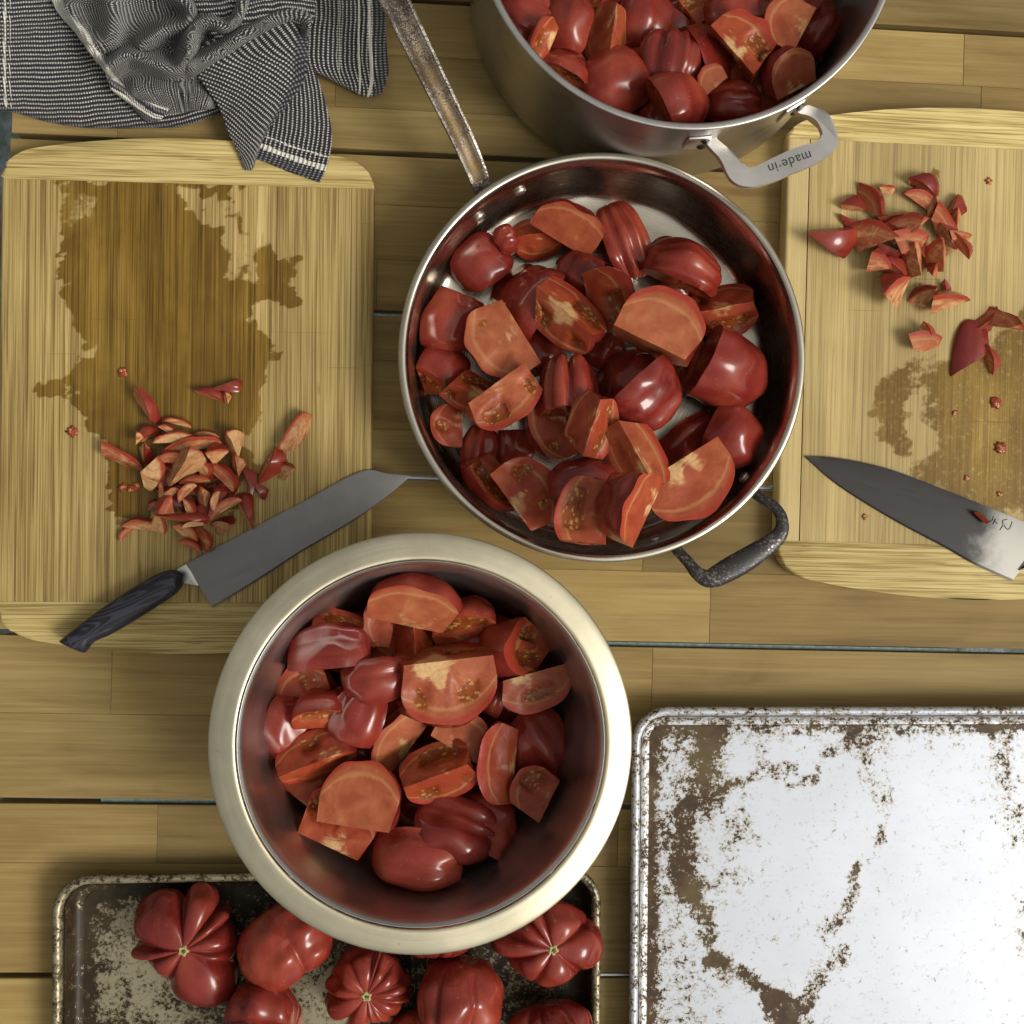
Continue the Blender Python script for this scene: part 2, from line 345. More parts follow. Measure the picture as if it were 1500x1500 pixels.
def m_blade(name, dark, light, x0, x1, blotch=0.5):
    nb = NB(name); v = nb.obj((1, 1, 1))
    a = nb.noise(v, 60, 5, 0.65); b = nb.noise(v, 18, 3, 0.6); l = nb.noise(nb.obj((12, 900, 12)), 1, 2, 0.5)
    px = nb.n('SeparateXYZ', {0: nb.n('TexCoord', out=3)})
    g = nb.math('ADD', nb.mr(px, x0, x1), nb.math('MULTIPLY', nb.math('SUBTRACT', nb.math('ADD', nb.math('MULTIPLY', a, 0.6), nb.math('MULTIPLY', b, 0.5)), 0.55), 1.6*blotch))
    c = nb.mix(nb.mr(g, 0.25, 0.9, 0, 1, True), dark, light)
    nb.set(Base_Color=c, Metallic=0.9, Roughness=nb.math('ADD', nb.mr(l, 0.3, 0.7, 0.30, 0.42), nb.mr(a, 0.3, 0.7, 0, 0.08)))
    nb.bump(l, 0.06, 0.0002); return nb.m
def m_ground():
    nb = NB('patio ground'); v = nb.obj((1, 1, 1))
    a = nb.noise(v, 9, 5, 0.65); b = nb.noise(v, 70, 4, 0.6)
    c = nb.ramp(a, [(0.35, (0.05, 0.075, 0.035)), (0.5, (0.16, 0.20, 0.22)), (0.65, (0.30, 0.36, 0.44))])
    nb.set(Base_Color=nb.mix(nb.mr(b, 0.4, 0.65, 0, 0.6), c, (0.06, 0.10, 0.04)), Roughness=0.85); nb.bump(b, 0.6, 0.01); return nb.m

WOOD = m_wood(); BAM = m_bamboo('bamboo centre'); BAME = m_bamboo('bamboo end grain cap', True)
BAMV = m_bamboo('bamboo pale border', False, 0.55); BAMR = m_bamboo('bamboo pale centre', False, 0.30)
STEEL_BOWL = m_steel('satin bowl steel', (0.60, 0.59, 0.57), 0.30, 0.42); STEEL_LIP_SKYLIT = m_steel('lip steel with sky reflection', (0.74, 0.68, 0.51), 0.34, 0.44); STEEL_PAN = m_steel('brushed pan steel', (0.63, 0.58, 0.49), 0.18, 0.30)  # lip: bowl steel with the cream sky reflection put into its colour
STEEL_POT = m_steel('brushed pot steel', (0.52, 0.50, 0.48), 0.26, 0.40); STEEL_H = m_steel('cast handle steel', (0.80, 0.78, 0.75), 0.34, 0.46, False)
HANDLE = m_oldmetal('stained long handle metal', (0.09, 0.065, 0.045), (0.55, 0.50, 0.44), 700, 0.50, 0.42, 0.9)
CHANNEL = m_oldmetal('speckled handle channel', (0.035, 0.026, 0.022), (0.34, 0.27, 0.20), 900, 0.52, 0.5, 0.7, (0.36, 0.22, 0.05))
HELPER = m_oldmetal('pitted dark handle metal', (0.030, 0.027, 0.027), (0.30, 0.27, 0.25), 420, 0.55, 0.38, 0.9)
TRAYW = m_tray('worn aluminium with brown patina', (0.53, 0.56, 0.63), (0.075, 0.034, 0.009), (0.25, 0.19, 0.07))
TRAYD = m_tray('heavily baked dark tray metal', (0.36, 0.32, 0.22), (0.040, 0.024, 0.010), (0.13, 0.10, 0.045), False)
SKIN = m_skin(); FLESH = m_flesh(); TOWEL = m_towel()
DARK = m_plain('dark rivet metal', (0.07, 0.065, 0.06), 0.35, 0.9); ALU = m_plain('aluminium rail', (0.72, 0.73, 0.74), 0.4, 0.5)
TEAL = m_plain('painted rail', (0.20, 0.27, 0.27), 0.5, 0.0, 0.4, 0.4, 200); INK = m_plain('etched lettering', (0.035, 0.033, 0.035), 0.5)
STEMM = m_plain('stem scar', (0.40, 0.34, 0.14), 0.7, 0, 0.3, 0.4, 600); GREEN = m_plain('green leaf', (0.03, 0.07, 0.015), 0.6)
GROUND = m_ground(); HBLACK = m_layered()
SEEDM = m_plain('tomato seed', (0.42, 0.22, 0.07), 0.35, 0, 0.5, 0.25, 500); GELM = m_plain('tomato pulp', (0.26, 0.040, 0.012), 0.2, 0, 0.5, 0.3, 300)

# ------------------------------------------------------------------ ground and table
bm = bmesh.new(); bmesh.ops.create_grid(bm, x_segments=2, y_segments=2, size=20)
g = from_bm('ground', bm, GROUND); g.location = (0, 0, -0.74); tag(g, 'mottled blue grey patio ground with grass below the table', 'ground', kind='structure')
TH = R(-1.55); table = empty('patio_table', P(750, 750, -0.74), TH)
table.location = (0, 0, -0.74)
tag(table, 'slatted acacia patio table of honey brown glued planks under everything', 'table')
ca, sa = math.cos(TH), math.sin(TH)
def tf(u, v):
    p = P(u, v, 0); return (p.x*ca+p.y*sa, -p.x*sa+p.y*ca)
gaps = [tf(0, -300)[1], tf(640, 2)[1], tf(370, 215)[1], tf(570, 459)[1], tf(620, 700)[1], tf(1195, 949)[1], tf(155, 1174)[1], tf(480, 1429)[1], tf(480, 1690)[1], tf(480, 1950)[1]]
XL = tf(16, 182)[0]; XR = 0.95; rs = random.Random(5)
joints = {(4, 1): [tf(1040, 890)[0], tf(330, 900)[0]], (5, 0): [tf(163, 1000)[0], tf(955, 1000)[0]], (5, 1): [tf(-5, 1110)[0]+0.001, tf(430, 1100)[0]], (6, 0): [tf(230, 1220)[0], tf(905, 1240)[0]]}
GAP = 0.0046
for k in range(len(gaps)-1):
    yt, yb = gaps[k]-GAP/2, gaps[k+1]+GAP/2
    xl = XL+rs.uniform(-0.0006, 0.0006)
    pk = from_bm('plank', box_bm(xl+0.001, XR-0.001, yb+0.0006, yt-0.0006, 0.74-0.022, 0.74-0.0042, 0.0008), WOOD, table, False)
    rows = 2 if k in (4, 5, 6) else 3
    cuts = [yt]+[yt+(yb-yt)*(i/rows+rs.uniform(-0.06, 0.06)) for i in range(1, rows)]+[yb]
    if k == 5: cuts = [yt, tf(80, 1045)[1], yb]
    if k == 6: cuts = [yt, tf(80, 1264)[1], yb]
    for r_ in range(rows):
        js = joints.get((k, r_))
        if js is None:
            js = []; x = xl+rs.uniform(0.08, 0.3)
            while x < XR-0.1: js.append(x); x += rs.uniform(0.18, 0.42)
        xs = [xl]+sorted(j for j in js if j > xl+0.004)+[XR]
        for a, b in zip(xs[:-1], xs[1:]):
            cx, cy = (a+b)/2, (cuts[r_]+cuts[r_+1])/2; hw, hh = (b-a)/2-0.00006, (cuts[r_]-cuts[r_+1])/2-0.00006
            s = from_bm('stave', box_bm(-hw, hw, -hh, hh, -0.0042, rs.uniform(-0.00012, 0.00006), 0.00035), WOOD, pk, False)
            s.location = (cx, cy, 0.74)
for (u0, u1, v, mt, hw_, dz) in ((560, 1160, 702, ALU, 0.0011, 0.0022), (430, 935, 1430, ALU, 0.0011, 0.0022), (700, 1402, 950, TEAL, 0.0017, 0.005), (145, 420, 1175, TEAL, 0.0017, 0.005)):
    a = tf(u0, v); b = tf(u1, v); yg = min(gaps, key=lambda q_: abs(q_-a[1]))
    from_bm('spacer_bar', box_bm(a[0], b[0], yg-hw_-0.0003, yg+hw_-0.0003, 0.74-dz-0.02, 0.74-dz, 0.0003), mt, table, False)
for yy in (gaps[0]-0.09, gaps[-1]+0.09):
    from_bm('apron', box_bm(XL+0.05, XR-0.05, yy-0.015, yy+0.015, 0.66, 0.7175, 0.002), WOOD, table, False)
    for xx in (XL+0.06, XR-0.06):
        from_bm('leg', box_bm(xx-0.03, xx+0.03, yy-0.03-0.046, yy+0.03-0.046, 0.0, 0.7175, 0.004), WOOD, table, False)

# ------------------------------------------------------------------ cutting boards
BT = 0.018
def board(name, x0, x1, ytop, ybot, bow_t, bow_b, seam_t, seam_b, label, wetpoly, cmat, rim=0.0, rz=0.0, seed=0, wseed=3):
    """pixel edges of the top face; returns the thing"""
    p0, p1 = P(x0, (ytop+ybot)/2, BT), P(x1, (ytop+ybot)/2, BT); c = (p0+p1)/2; cy = P((x0+x1)/2, (ytop+ybot)/2, BT).y
    t = empty(name, (c.x, cy, 0), rz); tag(t, label, 'cutting board')
    W = (p1.x-p0.x)/2; m = MPP(c)
    Yt = P(x0, ytop, BT).y-cy; Yb = P(x0, ybot, BT).y-cy; st = P(x0, seam_t, BT).y-cy; sb = P(x0, seam_b, BT).y-cy
    def cap(sign, Y, S, bow):
        rc = 0.026; Yc = Y-sign*bow*m; ry = min(rc, abs(Yc-S)*0.9)
        n = 40; poly = [(-W, S)]
        for k in range(n+1):
            x = -W*math.cos(math.pi*k/n); e = max(0.0, (abs(x)-(W-rc))/rc)
            poly.append((x, Y-sign*bow*m*(x/W)**2-sign*ry*(1-math.sqrt(max(0, 1-e*e)))))
        poly.append((W, S))
        return from_bm('end_cap', plate_bm(poly, 0.0015, BT, 0.0028, 3, edge_ok=lambda e: not all(abs(v.co.y-S) < 1e-6 for v in e.verts)), BAME, t)
    o1 = cap(1, Yt, st+0.0001, bow_t); o2 = cap(-1, Yb, sb-0.0001, bow_b)
    for o in (o1, o2): sharp_by_angle(o, 50)
    r_ = random.Random(seed); n = 21; xs = [-W]+([-W+rim] if rim else [])
    while xs[-1] < W-0.022: xs.append(xs[-1]+r_.uniform(0.011, 0.020))
    xs.append(W)
    for i, (a, b) in enumerate(zip(xs[:-1], xs[1:])):
        nx = 5; ny = 150
        bm = bmesh.new(); X = np.linspace(a+(0.0009 if rim and i == 1 else 0.00003), b-0.00003, nx); Y = np.linspace(sb+0.00005, st-0.00005, ny)
        bv = 0.0028
        def zt(x):
            d = min(x+W, W-x); 
            return BT if d >= bv else BT-bv+math.sqrt(max(0, bv*bv-(bv-d)**2))
        if i == 0: X = np.r_[a, a+0.0004, a+0.0011, a+0.002, a+0.003, np.linspace(a+0.005, b-0.00003, 3)]
        if i == len(xs)-2: X = np.r_[np.linspace(a+0.00003, b-0.005, 3), b-0.003, b-0.002, b-0.0011, b-0.0004, b]
        nx = len(X)
        V = [[bm.verts.new((x, y, zt(x))) for y in Y] for x in X]
        for p in range(nx-1):
            for q in range(ny-1): bm.faces.new((V[p][q], V[p+1][q], V[p+1][q+1], V[p][q+1]))
        bl = [bm.verts.new((X[0], Y[k], 0.0015)) for k in (0, -1)]; br_ = [bm.verts.new((X[-1], Y[k], 0.0015)) for k in (0, -1)]
        bm.faces.new([V[0][k] for k in range(ny)]+[bl[1], bl[0]]); bm.faces.new([V[-1][k] for k in range(ny)][::-1]+[br_[0], br_[1]])
        bm.faces.new([V[k][0] for k in range(nx)][::-1]+[bl[0], br_[0]]); bm.faces.new([V[k][-1] for k in range(nx)]+[br_[1], bl[1]])
        bm.faces.new((bl[0], bl[1], br_[1], br_[0]))
        o = from_bm('bamboo_strip', bm, BAMV if rim and i == 0 else cmat, t)
        sharp_by_angle(o, 50)
        co = np.empty(len(o.data.vertices)*3); o.data.vertices.foreach_get('co', co); co = co.reshape(-1, 3)
        wx, wy = co[:, 0]+c.x, co[:, 1]+cy
        # back to picture coordinates of the flat board
        d = np.stack([wx-CAM.x, wy-CAM.y, np.full_like(wx, BT-CAM.z)], 1)
        dep = d@np.array(AX_D); u = 750+FPX*(d@np.array(AX_R))/dep; v = 750-FPX*(d@np.array(AX_U))/dep
        wet = np.zeros_like(u)
        for poly, amp, edge in wetpoly:
            nz = (fbm(u/34, v/34, wseed, 4)-0.5)*70+(fbm(u/9, v/9, wseed+9, 3)-0.5)*22
            sd_ = sdf_poly(u, v, poly)+nz
            wet = np.maximum(wet, amp*sstep(-sd_, -edge, edge)) if amp > 0 else wet*(1+amp*sstep(-sd_, -edge, edge))
        at = o.data.attributes.new('wet', 'FLOAT', 'POINT'); at.data.foreach_set('value', wet.astype(np.float32))
    from_bm('foot', lathe_bm([(0, 0), (0.006, 0), (0.006, 0.0015), (0, 0.0015)], 16), DARK, t).location = (W*0.8, Yt*0.8, 0)
    f = [(-.8, .8), (.8, -.8), (-.8, -.8)]
    for fx, fy in f: from_bm('foot', lathe_bm([(0, 0), (0.006, 0), (0.006, 0.0015), (0, 0.0015)], 16), DARK, t).location = (W*fx, Yt*fy, 0)
    return t
wetL = [([(85, 250), (345, 250), (330, 310), (375, 350), (440, 375), (425, 440), (370, 470), (405, 520), (372, 560), (375, 640), (360, 740), (180, 750), (150, 660), (112, 610), (118, 570), (75, 565), (118, 520), (98, 470), (120, 440), (70, 400), (90, 340)], 1.0, 16), ([(255, 270), (320, 270), (335, 350), (300, 340)], -.75, 10), ([(318, 340), (390, 345), (370, 400), (330, 405)], -.6, 12), ([(100, 270), (150, 280), (140, 330), (95, 330)], -.5, 14)]
wetR = [([(1330, 540), (1420, 500), (1520, 420), (1600, 420), (1600, 780), (1400, 760), (1330, 690), (1360, 640), (1345, 590)], 0.62, 26), ([(1290, 560), (1320, 560), (1345, 660), (1325, 690), (1280, 600)], 0.62, 12), ([(1355, 225), (1380, 230), (1370, 260), (1340, 262)], 0.62, 10)]
boardL = board('cutting_board', -2, 545, 197, 960, 30, 30, 264, 884, 'bamboo cutting board soaked dark in the middle, holding the pile of pale scraps', wetL, BAM, seed=1, rz=R(-0.55))
boardR = board('cutting_board', 1146, 1712, 152, 880, 34, 34, 210, 800, 'paler bamboo cutting board carrying triangular tomato trimmings and the dark steel knife', wetR, BAMR, 0.0185, rz=R(-1.6), seed=2, wseed=17)

# ------------------------------------------------------------------ sheet trays
def tray(name, u0, u1, v0, v1, rz, mat, label, fn):
    zr = 0.026
    a = P(u0, v0, zr); b = P(u1, v1, zr); c = (a+b)/2; t = empty(name, (c.x, c.y, 0), rz); tag(t, label, 'baking tray')
    W = (b.x-a.x)/2; H = (a.y-b.y)/2; RC = 0.030
    def ring(ins, z, n=12):
        pts = []; r = max(RC-ins, 0.006); w_, h_ = W-ins-r, H-ins-r
        for qx, qy, a0 in ((1, 1, 0), (-1, 1, 90), (-1, -1, 180), (1, -1, 270)):
            for k in range(n+1):
                an = R(a0+90*k/n); pts.append((qx*w_+r*math.cos(an), qy*h_+r*math.sin(an), z))
            # straight side samples
            nx_ = [(-1, 1), (-1, -1), (1, -1), (1, 1)][[0, 90, 180, 270].index(a0)]
            e = pts[-1]; an = R(a0+90); f = (nx_[0]*w_+r*math.cos(an), nx_[1]*h_+r*math.sin(an), z)
            for k in range(1, 60): pts.append((e[0]+(f[0]-e[0])*k/60, e[1]+(f[1]-e[1])*k/60, z))
        return pts
    prof = []
    br = 0.0036
    for k in range(9):                                   # rolled bead
        an = R(200-k*27); prof.append((br-br*math.cos(an)*-1 if False else br+br*math.cos(R(250-k*32))*1.0, zr-br+br*math.sin(R(250-k*32))))
    prof = [(br-br*math.cos(R(x)), zr-br+br*math.sin(R(x))) for x in (-90, -45, 0, 35, 65, 90, 120, 150, 175)]
    prof += [(0.0080, zr-0.0070), (0.0096, zr-0.014), (0.0112, 0.0062), (0.0128, 0.0032), (0.0156, 0.0016), (0.0185, 0.0012)]
    bm = bmesh.new(); rings = [[bm.verts.new(p) for p in ring(i, z)] for i, z in prof]
    for A, B in zip(rings[:-1], rings[1:]):
        n = len(A)
        for i in range(n): bm.faces.new((A[i], A[(i+1) % n], B[(i+1) % n], B[i]))
    # underside
    und = [[bm.verts.new(p) for p in ring(i, z)] for i, z in ((0.0085, zr-0.0065), (0.0105, 0.005), (0.0145, 0.0003))]
    for A, B in zip(und[:-1], und[1:]):
        n = len(A)
        for i in range(n): bm.faces.new((A[i], B[i], B[(i+1) % n], A[(i+1) % n]))
    bm.faces.new(und[-1][::-1])
    body = from_bm('tray_wall', bm, mat, t)
    ins = 0.0180; poly = np.array(ring(ins, 0))[:, :2]
    st = 0.0014; X = np.arange(-W+ins-0.001, W-ins+0.001+st, st); Y = np.arange(-H+ins-0.001, H-ins+0.001+st, st)
    gx, gy = np.meshgrid(X, Y, indexing='ij'); r = RC-ins+0.0005
    dx = np.maximum(np.abs(gx)-(W-ins-r), 0); dy = np.maximum(np.abs(gy)-(H-ins-r), 0); inside = np.hypot(dx, dy) <= r
    gz = 0.0011+0.0005*(fbm(gx*14, gy*14, 4, 2)-0.5)
    idx = np.arange(gx.size).reshape(gx.shape); f = inside[:-1, :-1] & inside[1:, :-1] & inside[1:, 1:] & inside[:-1, 1:]
    q = np.stack([idx[:-1, :-1][f], idx[1:, :-1][f], idx[1:, 1:][f], idx[:-1, 1:][f]], 1)
    used = np.unique(q); remap = -np.ones(gx.size, int); remap[used] = np.arange(len(used))
    co = np.stack([gx.ravel(), gy.ravel(), gz.ravel()], 1)[used]
    me = bpy.data.meshes.new('tray_floor'); me.from_pydata(co.tolist(), [], remap[q].tolist()); me.update()
    fl = link('tray_floor', me, mat, t)
    for o in (body, fl):
        n = len(o.data.vertices); co = np.empty(n*3); o.data.vertices.foreach_get('co', co); co = co.reshape(-1, 3)
        wx = co[:, 0]*math.cos(rz)-co[:, 1]*math.sin(rz)+c.x; wy = co[:, 0]*math.sin(rz)+co[:, 1]*math.cos(rz)+c.y
        d = np.stack([wx-CAM.x, wy-CAM.y, co[:, 2]-CAM.z], 1); dep = d@np.array(AX_D)
        u = 750+FPX*(d@np.array(AX_R))/dep; v = 750-FPX*(d@np.array(AX_U))/dep
        edge = np.minimum(W-np.abs(co[:, 0]), H-np.abs(co[:, 1]))
        s = fn(u, v, edge, co[:, 2], o is body)
        at = o.data.attributes.new('stain', 'FLOAT', 'POINT'); at.data.foreach_set('value', s.astype(np.float32))
    return t
def stainR(u, v, edge, z, wall):
    if wall: return np.where(z > 0.0215, 0.37, 0.46-0.10*sstep(z, 0.006, 0.02))
    s = 0.06+0.36*sstep(-edge, -0.034, -0.018)
    # the pale metal is eaten away along the left side and corner
    s = s+0.26*sstep(-(u+ (fbm(u/40, v/40, 2)-0.5)*200), -1130, -980)+0.12*sstep(-(v+(fbm(u/30, v/30, 6)-0.5)*90), -1120, -1070)
    wv = (fbm(u/22, v/22, 5, 4)-0.5)
    for pts, rad, amp in (([(1040, 1090), (1030, 1160), (1010, 1190), (1000, 1240), (1005, 1290)], 26, 0.6), ([(1000, 1300), (1030, 1340), (1045, 1400)], 13, 0.45),
                          ([(1045, 1165), (1080, 1145)], 12, 0.5), ([(1100, 1130), (1160, 1125)], 10, 0.5), ([(1160, 1155), (1195, 1140), (1210, 1108)], 8, 0.55),
                          ([(1255, 1075), (1275, 1130), (1290, 1170)], 20, 0.38), ([(1291, 1215), (1278, 1255), (1245, 1285), (1252, 1300), (1235, 1340), (1225, 1360)], 7, 0.62), ([(1200, 1355), (1210, 1385)], 8, 0.45),
                          ([(1048, 1408), (1070, 1425), (1105, 1435), (1125, 1470), (1150, 1500)], 13, 0.62), ([(1130, 1465), (1175, 1470), (1205, 1425), (1230, 1395)], 15, 0.6), ([(1150, 1480), (1190, 1520)], 24, 0.6),
                          ([(1060, 1280), (1090, 1285)], 18, 0.36), ([(1070, 1230), (1090, 1200)], 18, 0.3), ([(1465, 1090), (1475, 1180), (1500, 1220)], 22, 0.45), ([(1495, 1320), (1500, 1400)], 12, 0.36), ([(1420, 1060), (1510, 1065)], 10, 0.4),
                          ([(1240, 1095), (1300, 1095)], 12, 0.3), ([(960, 1080), (950, 1200), (950, 1500)], 14, 0.22)):
        d = dist_line(u, v, pts)+wv*30
        s = s+0.74*amp*(1-sstep(d, rad*0.15, rad*1.7))
    return np.clip(s, 0, 1.1)
def stainL(u, v, edge, z, wall):
    if wall: return np.where(z > 0.0225, 0.42, 0.80)
    s = 0.62+0.35*sstep(-edge, -0.034, -0.019)
    s = s-0.32*(1-sstep(np.hypot(u-210, (v-1420)*0.9)+(fbm(u/30, v/30, 8)-0.5)*110, 30, 120))
    s = s-0.30*(1-sstep(np.hypot(u-470, v-1480)+(fbm(u/30, v/30, 12)-0.5)*90, 20, 120))
    return s
trayL = tray('baking_tray', 74, 880, 1286, 1890, R(-0.2), TRAYD, 'dark scorched baking tray holding the whole ribbed tomatoes', stainL)
trayR = tray('baking_tray', 924, 1740, 1041, 1640, R(-0.6), TRAYW, 'empty whitish baking tray mottled with brown baked-on patina', stainR)

# ------------------------------------------------------------------ pots, pan and bowl
def vessel(name, u, v, rpx, zr, label, cat):
    c = P(u, v, zr); r = rpx*MPP(c); t = empty(name, (c.x, c.y, 0)); tag(t, label, cat); return t, c, r
def smooth_prof(pts, n=5): return [tuple(p) for p in cr(pts, n)]
# stock pot
ZP = 0.150; pot, potc, potr = vessel('stock_pot', 1010, -129, 319, ZP, 'tall brushed steel stock pot heaped with cut tomatoes beside the pale board', 'pot')
out = [(0, 0), (potr-0.030, 0)]+smooth_prof([(potr-0.024, 0.0002), (potr-0.010, 0.003), (potr-0.0035, 0.010), (potr-0.003, 0.022)], 5)+[(potr-0.003, ZP-0.012), (potr-0.0027, ZP-0.006)]
out += smooth_prof([(potr-0.0018, ZP-0.0035), (potr, ZP-0.0014), (potr-0.0006, ZP-0.0002), (potr-0.0026, ZP), (potr-0.0044, ZP-0.0004), (potr-0.0054, ZP-0.0018)], 4)
inn = smooth_prof([(potr-0.0058, ZP-0.006), (potr-0.0062, ZP-0.03), (potr-0.0062, 0.024), (potr-0.009, 0.011), (potr-0.020, 0.005), (potr-0.034, 0.0045)], 6)+[(0, 0.0045)]
from_bm('pot_body', lathe_bm(out+inn, 160), STEEL_POT, pot)
# saute pan
ZS = 0.070; pan, panc, panr = vessel('saute_pan', 885.5, 523, 301, ZS, 'wide steel saute pan full of tomato wedges, with a long speckled handle', 'pan')
out = [(0, 0), (panr-0.034, 0)]+smooth_prof([(panr-0.028, 0.0004), (panr-0.016, 0.004), (panr-0.010, 0.012), (panr-0.0085, 0.030), (panr-0.0068, ZS-0.010), (panr-0.003, ZS-0.004)], 5)[:-1]+smooth_prof([(panr-0.003, ZS-0.005), (panr-0.0003, ZS-0.0032), (panr, ZS-0.0018), (panr-0.0012, ZS-0.0004), (panr-0.0035, ZS), (panr-0.0056, ZS-0.0010), (panr-0.0078, ZS-0.005)], 4)
inn = smooth_prof([(panr-0.0092, ZS-0.010), (panr-0.0120, 0.030), (panr-0.0138, 0.014), (panr-0.019, 0.0068), (panr-0.030, 0.0042), (panr-0.045, 0.0038)], 6)+[(0, 0.0036)]
from_bm('pan_body', lathe_bm(out+inn, 160), STEEL_PAN, pan)
PANF = 0.0036
# mixing bowl
ZB = 0.150; bowl, bowlc, bowlr = vessel('mixing_bowl', 619, 1091, 311, ZB, 'deep satin steel mixing bowl with a wide flat lip, full of tomato pieces', 'bowl')
ri = bowlr-0.0200
inn = smooth_prof([(ri, ZB-0.0018), (ri-0.0035, ZB-0.008), (ri-0.0065, ZB-0.030), (ri-0.012, ZB-0.065), (ri-0.024, 0.048), (ri-0.046, 0.020), (ri-0.072, 0.0065), (ri-0.095, 0.0030)], 7)+[(0, 0.0024)]
BOWLP = [(r_, z_) for r_, z_ in inn]
out = [(0, 0), (ri-0.094, 0.0004)]+smooth_prof([(ri-0.072, 0.0045), (ri-0.045, 0.018), (ri-0.0225, 0.047), (ri-0.0105, ZB-0.065), (ri-0.005, ZB-0.030), (ri-0.001, ZB-0.006)], 6)
lip = smooth_prof([(ri+0.003, ZB-0.0022), (bowlr-0.004, ZB-0.0045), (bowlr-0.0005, ZB-0.0052), (bowlr, ZB-0.0042), (bowlr-0.0015, ZB-0.0030), (bowlr-0.006, ZB-0.0016), (ri+0.004, ZB), (ri+0.0012, ZB-0.0003)], 4)
from_bm('bowl_body', lathe_bm(out+inn, 160), STEEL_BOWL, bowl)
from_bm('lip', lathe_bm(lip+[(ri+0.0006, ZB-0.0012), (ri+0.003, ZB-0.0022)], 160), STEEL_LIP_SKYLIT, bowl)

def child_world(o, par): o.parent = par; o.matrix_parent_inverse = Matrix.Translation(par.location).inverted(); return o
# pan long handle
hp = cr([P(713, 292, 0.046), P(705, 270, 0.052), P(680, 209, 0.066), P(627, 100, 0.086), P(578, 0, 0.099), P(545, -70, 0.104), P(510, -140, 0.107)], 8)
def hsec(t):
    w_ = 0.0070+0.0062*t; ch = float(sstep(t, 0.16, 0.30)); d = 0.0042*ch
    return [(-w_, 0.0), (-w_*0.93, 0.0022), (-w_*0.74, 0.0026), (-w_*0.55, 0.0024-d*0.75), (0, 0.0022-d), (w_*0.55, 0.0024-d*0.75), (w_*0.74, 0.0026), (w_*0.93, 0.0022), (w_, 0.0), (w_*0.8, -0.0035), (0, -0.005), (-w_*0.8, -0.0035)]
bm = sweep_bm([Vector(p) for p in hp], hsec)
o = from_bm('long_handle', bm, [HANDLE, CHANNEL]); child_world(o, pan)
m_ = len(hsec(0)); 
for p in o.data.polygons:
    i = p.index % m_; seg = p.index//m_
    if i in (3, 4) and seg > 8: p.material_index = 1
sharp_by_angle(o, 60)
# pan helper handle
hz = 0.050
hl = [(1095, 712, .040), (1113, 728, .046), (1133, 741, .050), (1145, 760, .052), (1141, 784, .053), (1107, 811, .054), (1068, 834, .054), (1040, 847, .053), (1022, 840, .051), (1007, 822, .048), (991, 805, .044), (980, 788, .040)]
hp = cr([P(*q) for q in hl], 7)
def hsec2(t):
    g_ = math.exp(-((t-0.52)/0.17)**2); w_ = 0.0044+0.0054*g_; h_ = 0.0034+0.0010*g_
    return [(w_*math.cos(2*math.pi*k/14), h_*math.copysign(abs(math.sin(2*math.pi*k/14))**0.8, math.sin(2*math.pi*k/14))) for k in range(14)]
o = from_bm('helper_handle', sweep_bm([Vector(p) for p in hp], hsec2), HELPER); child_world(o, pan)
def dome(name, pos, nrm, r, h, mat, par):
    bm = lathe_bm([(0, h), (r*0.5, h*0.85), (r*0.85, h*0.5), (r, 0), (0, -0.002)], 20)
    o = from_bm(name, bm, mat); o.rotation_euler = Vector(nrm).to_track_quat('Z', 'Y').to_euler(); o.location = pos
    return child_world(o, par)
hdir = (P(703, 268, 0.05)-panc); a0 = math.atan2(hdir.y, hdir.x)
for da in (-0.16, 0.10):
    a = a0+da; rr = panr-0.0112
    dome('rivet', (panc.x+rr*math.cos(a), panc.y+rr*math.sin(a), 0.046), (-math.cos(a), -math.sin(a), 0.1), 0.0052, 0.0028, STEEL_H, pan)
hdir = (P(1065, 800, 0.05)-panc); a1 = math.atan2(hdir.y, hdir.x)
for da in (-0.30, 0.30):
    a = a1+da; rr = panr-0.0112
    dome('rivet', (panc.x+rr*math.cos(a), panc.y+rr*math.sin(a), 0.044), (-math.cos(a), -math.sin(a), 0.1), 0.005, 0.0026, STEEL_H, pan)
# pot handle
ho = [(215, 330), (235, 410), (300, 560), (350, 650), (395, 750), (440, 810), (520, 852), (640, 858), (800, 815), (950, 752), (1100, 690), (1250, 612), (1335, 540), (1370, 450), (1345, 340), (1285, 225), (1200, 138), (1140, 80)]
hi = [(1040, 130), (1075, 175), (1125, 215), (1185, 290), (1222, 365), (1228, 425), (1185, 468), (1080, 490), (960, 530), (850, 580), (720, 642), (620, 688), (545, 680), (490, 625), (445, 540), (380, 430), (330, 350)]
HZ = 0.131
poly = [P(1000+q[0]/6, 130+q[1]/6, HZ) for q in cr(ho, 4)+cr(hi, 4)]
def hdrop(co):
    d = math.hypot(co.x-potc.x, co.y-potc.y)-potr; return -0.016*(1-float(sstep(d, -0.004, 0.018)))
o = from_bm('pot_handle', plate_bm([(p.x, p.y) for p in poly], HZ-0.0055, HZ, 0.0011, 2, zf=hdrop), STEEL_H); child_world(o, pot); sharp_by_angle(o, 40)
tc = bpy.data.curves.new('lettering', 'FONT'); tc.body = 'made·in'; tc.size = 0.0102; tc.align_x = 'CENTER'; tc.align_y = 'CENTER'; tc.extrude = 0.00012; tc.space_character = 1.08; tc.offset = 0.00006
to = bpy.data.objects.new('lettering', tc); COL.objects.link(to)
dg = bpy.context.evaluated_depsgraph_get(); me = bpy.data.meshes.new_from_object(to.evaluated_get(dg)); bpy.data.objects.remove(to)
o = link('lettering', me, INK, None, False); o.location = P(1157, 237, HZ); o.location.z = HZ+0.00005; o.rotation_euler = (0, 0, R(199.5))
hnd = bpy.data.objects['pot_handle']; o.parent = hnd; o.matrix_parent_inverse = (Matrix.Translation(pot.location)).inverted() @ Matrix.Identity(4)
